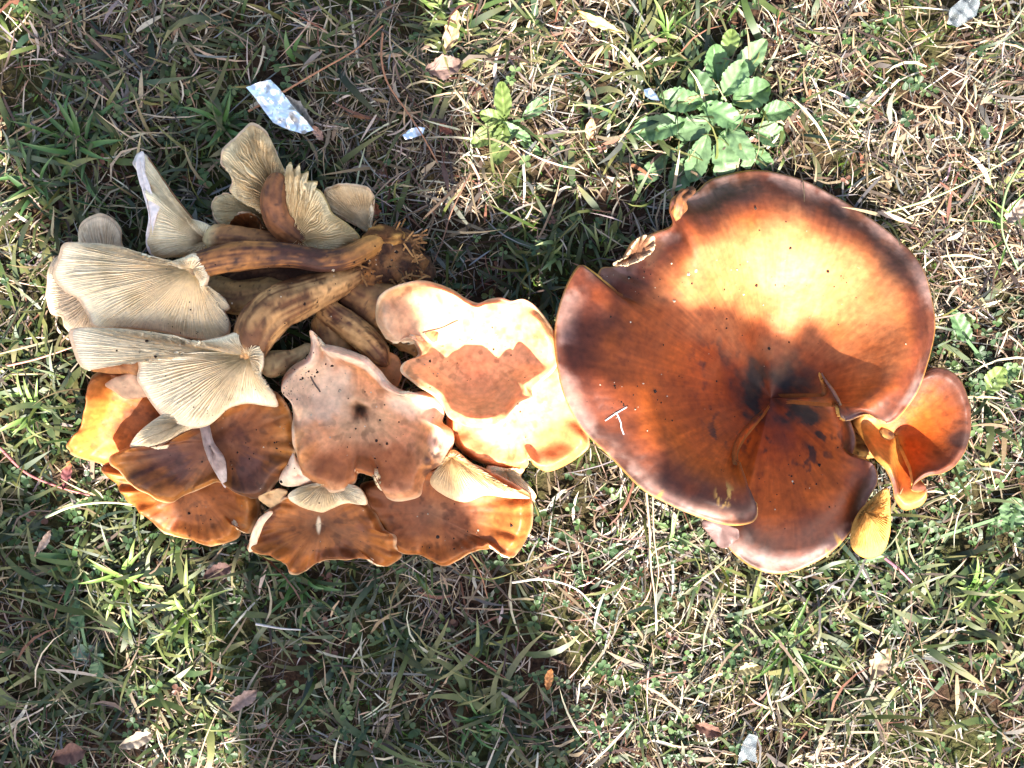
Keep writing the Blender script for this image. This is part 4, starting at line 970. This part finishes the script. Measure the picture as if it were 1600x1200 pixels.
plant('round-leaved light green weed right of the smaller funnel', 1556, 592, [(1552,594,60,40,34,.014,YG),(1572,580,20,34,24,.012,LG),(1540,612,240,36,22,.012,LG),(1500,512,120,46,20,.016,MG)], 3)
plant('pale grey-green broad leaves low beside the large drooping grass tuft', 1582, 800, [(1580,800,90,50,36,.014,LG),(1560,822,200,40,22,.012,MG),(1350,895,330,44,16,.012,LG)], 4)
plant('single silvery oval-leaved weed in shade below the pile', 140, 1020, [(138,1020,170,48,22,.014,(0.15,0.22,0.14)),(152,1048,250,36,22,.014,LG),(120,960,110,46,16,.014,MG)], 5)
plant('tiny oval-leaved weed in deep shade near the bottom edge', 640, 885, [(626,884,60,26,18,.012,MG),(650,902,310,28,16,.010,MG),(690,922,30,30,14,.010,MG)], 6)

def litter(label, px, py, ang, l, w, col, tip=None, z=0.016, seed=0, curlz=0.25, name='dead_leaf', cat='dead leaf', cup=0.25, blunt=0.6):
    z = z - 0.003
    o = leaf_mesh(name, None, px, py, math.radians(ang), l, w, z, col, tip, seed=seed, mat=M_DEAD, curlz=curlz, cup=cup, blunt=blunt, ragged=0.38, crenate=0.02)
    return tag(o, label, cat, 'dead leaves on the lawn')
litter('curled dark brown dead leaf in shade beside the tan dead leaf', 694, 108, 10, 56, 32, (0.16, 0.10, 0.08), (0.07, 0.045, 0.035), seed=1, curlz=0.5)
litter('upright tan dead leaf lit at the shadow edge', 706, 52, 75, 66, 24, (0.32, 0.22, 0.12), seed=2)
litter('grey narrow dead leaf lying against the larger foil scrap', 470, 178, 130, 62, 22, (0.20, 0.19, 0.17), seed=3, curlz=0.1)
litter('small pinkish-brown dry scrap at the tip of the grey leaf', 498, 210, 125, 28, 12, (0.36, 0.22, 0.16), seed=4)
litter('tiny reddish-brown seed husk right of the smaller foil scrap', 696, 203, 140, 26, 14, (0.16, 0.055, 0.035), seed=5)
litter('rusty dead leaf scrap touching the loose gill fragment', 587, 330, 100, 24, 15, (0.22, 0.085, 0.045), seed=6)
litter('grey-brown dead leaf half under grass at the right edge', 1582, 332, 60, 42, 28, (0.25, 0.19, 0.15), seed=7)
litter('pinkish pale dead leaf in the sun below the pile', 382, 1092, 35, 50, 22, (0.26, 0.17, 0.13), seed=8)
litter('light tan folded dead leaf at the bottom of the sunny patch', 216, 1154, 20, 52, 24, (0.28, 0.22, 0.16), seed=9)
litter('dark red-purple leaf under the sunlit orange cap', 106, 742, 80, 44, 14, (0.11, 0.035, 0.035), (0.26, 0.09, 0.03), seed=10)
litter('tan papery dead leaf between grass tufts below the smaller funnel', 1372, 1035, 60, 56, 28, (0.24, 0.17, 0.11), seed=11)
litter('yellowing blade-like dead leaf above the rosette', 938, 38, 155, 80, 16, (0.44, 0.36, 0.14), (0.30, 0.14, 0.05), seed=12, cup=0.1, blunt=0.2)
litter('small curled brown leaf near the yellow-green weed', 922, 205, 85, 34, 14, (0.30, 0.18, 0.10), seed=13)
litter('orange-brown leaf scrap in the clover below the cream cap', 858, 1060, 80, 34, 14, (0.45, 0.20, 0.07), seed=14)
litter('olive dead leaf in the grass below the funnel lobe', 1168, 1044, 10, 36, 20, (0.26, 0.22, 0.11), seed=15)
litter('dark wet dead leaf at the bottom edge by the plastic shard', 1105, 1138, 340, 44, 22, (0.10, 0.05, 0.035), seed=16)
litter('reddish dead leaf at the bottom edge in shade', 112, 1176, 15, 56, 30, (0.11, 0.055, 0.04), seed=17)
litter('pale reddish twisted stalk leaf left of the pile', 70, 848, 60, 46, 12, (0.40, 0.28, 0.20), seed=18, blunt=0.2)
litter('purple-brown dry leaf beside the dark sprouts below the pile', 342, 892, 20, 44, 24, (0.10, 0.055, 0.045), seed=19)

def strand(label, pts, r_px, col, name='pine_needle', cat='pine needle', mat=None, group='loose needles and stalks'):
    p = np.array([PC(q) for q in pts]); c = spline(p, 40, False); r = r_px * S
    t = np.gradient(c, axis=0); t /= np.linalg.norm(t, axis=1, keepdims=True)
    s = np.cross(t, (0, 0, 1)); s /= np.linalg.norm(s, axis=1, keepdims=True); nn = np.cross(s, t)
    a = np.linspace(0, 2 * np.pi, 6, endpoint=False)
    rr = r * np.linspace(1, 0.55, 40)
    V = c[:, None] + (s[:, None] * np.cos(a)[None, :, None] + nn[:, None] * np.sin(a)[None, :, None]) * rr[:, None, None]
    cc = np.asarray(col) * (0.8 + 0.4 * fbm(c[:, 0] * 120, c[:, 1] * 120))[:, None, None] * np.ones((1, 6, 1))
    o = mesh_obj(name, V.reshape(-1, 3), grid_faces(40, 6, True), mat or M_NEEDLE, None, cc.reshape(-1, 3))
    return tag(o, label, cat, group)
BR = (0.26, 0.12, 0.06)
strand('long brown pine needle crossing the larger foil scrap', [(388,174,1.7),(440,145,1.9),(500,110,2.0),(555,78,1.9),(598,40,1.7)], 2.0, BR)
strand('bent brown pine needle crossing the smaller foil scrap', [(598,52,1.5),(596,90,1.9),(606,130,1.9),(640,180,1.9),(662,215,1.9),(684,255,1.6)], 1.8, BR)
strand('thin dark stalk in shade above the cream cap', [(735,270,1.4),(706,330,1.6),(690,380,1.4),(668,432,1.0)], 1.4, (0.15, 0.08, 0.05))
strand('long straight pale straw below the huge funnel flap', [(1010,770,2.0),(1015,830,1.9),(1017,885,1.7),(1024,940,1.8),(1025,992,1.2)], 1.9, (0.36, 0.27, 0.17), 'straw_stalk', 'straw')
strand('second pale straw running alongside the long straight one', [(1020,776,1.9),(1022,840,1.8),(1029,890,1.6),(1025,930,1.6),(1027,985,1.1)], 1.5, (0.30, 0.22, 0.14), 'straw_stalk', 'straw')
strand('pale arching straw below the cream cap', [(800,910,1.3),(850,905,1.7),(900,920,1.8),(930,950,1.3)], 2.0, (0.52, 0.45, 0.36), 'straw_stalk', 'straw')
strand('red creeping stem left of the orange cap', [(0,700,1.0),(40,738,1.2),(90,760,1.4),(140,774,1.2)], 2.4, (0.34, 0.10, 0.09), 'creeping_stem', 'stem')
strand('thin pink stem left of the folded cream mushroom', [(10,572,1.2),(60,560,1.6),(120,540,1.4)], 1.8, (0.42, 0.18, 0.13), 'creeping_stem', 'stem')
strand('pale arched blade over the grass at the pile corner', [(72,808,1.2),(110,792,1.8),(160,785,2.0),(210,788,1.8)], 2.4, (0.40, 0.42, 0.22), 'straw_stalk', 'straw')
strand('long thin green stalk right of the huge funnel', [(1385,332,1.4),(1450,312,1.9),(1520,280,2.0),(1600,235,1.8)], 1.9, (0.28, 0.30, 0.12), 'straw_stalk', 'grass stalk')
strand('curving green stalk arching at the right edge', [(1600,248,1.5),(1572,300,2.0),(1566,360,2.0),(1590,420,1.4)], 2.2, (0.16, 0.22, 0.09), 'straw_stalk', 'grass stalk')
strand('thin brown needle below the wavy pointed cap edge', [(735,868,1.6),(752,900,1.8),(762,935,1.4)], 1.4, BR)
strand('pale stalk lying flat in shade at the bottom', [(400,975,1.2),(440,982,1.6),(470,984,1.2)], 2.0, (0.40, 0.36, 0.32), 'straw_stalk', 'straw')
strand('purple stem poking out below the flared funnel gills', [(1383,872,1.4),(1405,890,1.7),(1425,910,1.4)], 2.6, (0.22, 0.09, 0.11), 'creeping_stem', 'stem')

# bits on the mushrooms
def bit_on_cap(label, pts, r_px, col):
    q = []
    for x, y in pts:
        h, n = drop(x, y); h = h + n * (r_px * S * 1.05)
        q.append((h.x, h.y, h.z))
    c = spline(np.array(q), 16, False)
    a = np.linspace(0, 2 * np.pi, 6, endpoint=False)
    t = np.gradient(c, axis=0); t /= np.linalg.norm(t, axis=1, keepdims=True)
    s = np.cross(t, (0, 0, 1)); s /= np.linalg.norm(s, axis=1, keepdims=True); nn = np.cross(s, t)
    V = c[:, None] + (s[:, None] * np.cos(a)[None, :, None] + nn[:, None] * np.sin(a)[None, :, None]) * r_px * S
    o = mesh_obj('straw_bit', V.reshape(-1, 3), grid_faces(16, 6, True), M_STRAW, None, np.tile(np.array(col), (96, 1)))
    tag(o, label, 'straw', 'straw bits on the mushrooms')
bit_on_cap('short white straw bit lying across the left wall of the huge funnel', [(946, 657), (962, 646), (979, 636)], 1.0, (0.42, 0.40, 0.38))
bit_on_cap('forked white straw bit hanging beside the shorter one in the funnel', [(963, 644), (970, 660), (971, 668), (975, 679)], 1.1, (0.42, 0.40, 0.38))
bit_on_cap('thin dark hair-like stalk on the grey dusty part of the pinkish-grey cap', [(478, 560), (486, 590), (500, 612)], 1.2, (0.08, 0.05, 0.04))
bit_on_cap('fine dark stalk lying on the sun-bleached cream cap', [(660, 520), (690, 512), (716, 500)], 0.8, (0.13, 0.08, 0.05))

def crumbs():
    r = np.random.default_rng(33)
    spots_ = [(470, 590, 40, 60), (455, 620, 18, 30), (330, 500, 110, 26), (260, 440, 140, 30), (300, 580, 110, 22), (760, 530, 100, 22), (690, 560, 60, 14), (560, 600, 80, 14), (1180, 450, 160, 22), (420, 690, 60, 14), (350, 730, 100, 18), (470, 470, 70, 30), (800, 660, 60, 10), (500, 830, 90, 12), (1130, 560, 160, 40), (1000, 640, 90, 30), (1250, 760, 90, 30), (1300, 420, 160, 30), (1000, 430, 60, 30), (320, 640, 60, 14), (560, 700, 110, 26), (700, 830, 80, 22), (300, 810, 60, 14), (600, 410, 40, 40), (245, 530, 40, 12)]
    vv, ff, cc = [], [], []
    ico = np.array([(0, 0, 1), (0.9, 0, 0.3), (0.28, 0.85, 0.3), (-0.72, 0.53, 0.3), (-0.72, -0.53, 0.3), (0.28, -0.85, 0.3), (0, 0, -0.5)])
    fi = [(0, 1, 2), (0, 2, 3), (0, 3, 4), (0, 4, 5), (0, 5, 1), (6, 2, 1), (6, 3, 2), (6, 4, 3), (6, 5, 4), (6, 1, 5)]
    for cx, cy, rad, n in spots_:
        for _ in range(n):
            x, y = r.normal(cx, rad * 0.5), r.normal(cy, rad * 0.35)
            h, nrm = drop(x, y)
            if h.z < 0.015: continue
            sz = r.choice([0.0003, 0.0005, 0.0007, 0.0012], p=[0.5, 0.3, 0.16, 0.04])
            k = len(vv); q = ico * sz * r.uniform(0.6, 1.4, (7, 3)) + np.array(h)
            vv += list(q); ff += [(a + k, b + k, c + k) for a, b, c in fi]
            col = np.array((0.025, 0.016, 0.012)) if r.random() < 0.75 else np.array((0.40, 0.32, 0.22))
            cc += [col * r.uniform(0.6, 1.4)] * 7
    o = mesh_obj('soil_crumbs', np.array(vv), np.array(ff), M_SOIL, None, np.array(cc), smooth=False)
    tag(o, 'tiny dark soil crumbs scattered over the mushrooms', 'soil', kind='stuff')
crumbs()

# foil scraps and plastic
def foil(label, outline, z, name, cat, mat, seed, amp=0.0016, th=0.0003):
    o_ = np.array([PC((x, y, z)) for x, y in outline]); c = o_.mean(0)
    rimc = []
    m = len(o_)
    for i in range(m):
        for k in range(6): rimc.append(o_[i] + (o_[(i + 1) % m] - o_[i]) * k / 6)
    rimc = np.array(rimc); nu = len(rimc)
    V = []
    for v in np.linspace(0.02, 1, 12): V.append(c + (rimc - c) * v)
    V = np.array(V)
    fold = np.abs(((V[..., 0] * 0.8 + V[..., 1] * 0.6) * 130 + seed) % 1 - 0.5)
    V[..., 2] += amp * (2 * fold + 2.2 * vnoise(V[..., 0] * 260 + seed, V[..., 1] * 260) - 1)
    F = grid_faces(12, nu, True)
    back = V.copy(); back[..., 2] -= th
    A = V.reshape(-1, 3); B = back.reshape(-1, 3); n = len(A)
    F2 = F[:, ::-1] + n
    e = np.arange(nu) + 11 * nu; e2 = (np.arange(nu) + 1) % nu + 11 * nu
    E = np.stack([e, e2, e2 + n, e + n], -1)
    ob = mesh_obj(name, np.vstack([A, B]), np.vstack([F, F2, E]), mat, None, np.ones((2 * n, 3)) * 0.8, smooth=False)
    return tag(ob, label, cat)
foil('larger crumpled silver foil scrap lying in the shaded grass', [(386,138),(404,129),(424,126),(438,140),(456,164),(476,186),(490,203),(476,210),(452,203),(428,193),(412,172),(398,152)], 2.0, 'foil_scrap', 'foil', M_FOIL, 1)
foil('smaller crumpled silver foil scrap under the bent pine needle', [(629,212),(640,202),(654,198),(664,200),(660,211),(648,215),(634,219)], 1.7, 'foil_scrap', 'foil', M_FOIL, 2, 0.0010)
foil('clear crinkled plastic scrap in the straw at the top edge', [(1478,38),(1484,14),(1500,0),(1522,-6),(1530,6),(1526,24),(1508,36),(1494,44)], 1.8, 'plastic_scrap', 'plastic', M_PLASTIC, 3, 0.0020, 0.0006)
foil('clear plastic shard standing in the grass at the bottom edge', [(1152,1196),(1158,1168),(1170,1146),(1184,1150),(1180,1176),(1184,1192),(1166,1186)], 1.3, 'plastic_scrap', 'plastic', M_PLASTIC, 4, 0.0010, 0.0008)
foil('tiny bluish glint of foil left of the leafy rosette', [(1006,140),(1016,138),(1026,148),(1030,158),(1018,156),(1008,150)], 1.5, 'foil_scrap', 'foil', M_FOIL, 5, 0.0008)

# ------------------------------------------------------------------ unseen leaf screen, added and shaped to throw the shade
SHADE = [[(66,-80),(640,-80),(650,60),(652,120),(700,200),(715,250),(650,300),(640,420),(600,445),(636,490),(648,540),(615,590),(640,650),(680,715),(708,780),(742,880),(800,905),(835,1000),(880,1100),(905,1290),(425,1290),(410,1090),(392,960),(400,890),(360,845),(262,785),(185,735),(235,700),(255,655),(190,612),(140,585),(112,520),(86,440),(92,350),(64,260),(74,110)],
         [(-160,760),(70,775),(110,880),(140,980),(185,1090),(205,1290),(-160,1290)], [(20,100),(70,120),(60,250),(20,230)],
         [(965,425),(985,445),(1000,470),(1058,478),(1068,505),(1090,490),(1130,487),(1180,510),(1230,545),(1270,582),(1330,650),(1350,700),(1340,760),(1370,790),(1300,845),(1220,862),(1160,835),(1180,795),(1100,782),(1040,765),(1040,760),(1042,692),(1040,640),(1000,590),(930,566),(884,556),(884,526),(965,512),(968,460)]]
def inside(poly, x, y):
    c = False; j = len(poly) - 1
    for i in range(len(poly)):
        (xi, yi), (xj, yj) = poly[i], poly[j]
        if (yi > y) != (yj > y) and x < (xj - xi) * (y - yi) / (yj - yi) + xi: c = not c
        j = i
    return c
def build_shade_screen():
    r = np.random.default_rng(5)
    sv = np.array(SUNV)
    e1 = np.cross(sv, (0, 0, 1)); e1 /= np.linalg.norm(e1); e2 = np.cross(e1, sv)
    leaf = np.array([(-0.5, 0, 0), (-0.2, 0.26, 0.05), (0.15, 0.28, 0.05), (0.5, 0, 0), (0.15, -0.28, 0.05), (-0.2, -0.26, 0.05)])
    vv, ff, cc, ctr = [], [], [], []
    for poly in SHADE:
        xs = [p[0] for p in poly]; ys = [p[1] for p in poly]
        fine = poly is SHADE[-1]; stepp = 8 if fine else 12
        for gx in np.arange(min(xs), max(xs), stepp):
            for gy in np.arange(min(ys), max(ys), stepp):
                x = gx + r.uniform(-6, 6); y = gy + r.uniform(-6, 6)
                if not inside(poly, x, y): continue
                hp, hn = drop(x, y)
                if BVH.ray_cast(hp + SUNV * 0.004, SUNV)[0] is not None: continue
                p = np.array(hp)
                h = r.uniform(0.6, 0.85) if fine else r.uniform(0.75, 1.15)
                c = p + sv * (h / sv[2])
                l = r.uniform(0.014, 0.02) if fine else r.uniform(0.02, 0.032); a = r.uniform(0, 6.28)
                ax = e1 * math.cos(a) + e2 * math.sin(a) + sv * r.normal(0, 0.25); ay = np.cross(sv, ax) + sv * r.normal(0, 0.25)
                k = len(vv)
                for q in leaf: vv.append(c + l * (ax * q[0] + ay * q[1] + sv * q[2]))
                ff.append((k, k + 1, k + 2, k + 3)); ff.append((k, k + 3, k + 4, k + 5))
                cc += [np.array((0.05, 0.09, 0.03)) * r.uniform(0.7, 1.3)] * 6
                if poly is SHADE[0]: ctr.append(c)
    ctr = np.array(ctr)
    base = np.array([0.2, -2.3, 0.0])
    t = thing('shade_screen', 'unseen leaves and limbs added to shade the pile, lawn and huge funnel', 'shade_screen', base)
    mesh_obj('screen_leaves', np.array(vv), np.array(ff), M_LEAF, t, np.array(cc))
    bv, bf = [], []
    def limb(a, b, r0, r1):
        k0 = len(bv); n = 7
        mid = (a + b) / 2 + np.array([0, 0, 0.12])
        for i in range(9):
            s = i / 8; c = a * (1 - s) ** 2 + 2 * mid * s * (1 - s) + b * s * s
            for j in range(n):
                w = 2 * math.pi * j / n; rr = r0 + (r1 - r0) * s
                bv.append(c + rr * np.array([math.cos(w), 0.5 * math.sin(w), 0.8 * math.sin(w + 0.6)]))
        for i in range(8):
            for j in range(n):
                bf.append((k0 + i * n + j, k0 + i * n + (j + 1) % n, k0 + (i + 1) * n + (j + 1) % n, k0 + (i + 1) * n + j))
    fork = base + np.array([0, 0.05, 0.75])
    limb(base - np.array([0, 0, 0.05]), fork, 0.05, 0.035)
    pick = ctr[r.choice(len(ctr), 14, replace=False)]
    for q in pick: limb(fork, q, 0.010, 0.002)
    mesh_obj('screen_limbs', np.array(bv), np.array(bf), M_SCREEN_LIMB, t)
build_shade_screen()
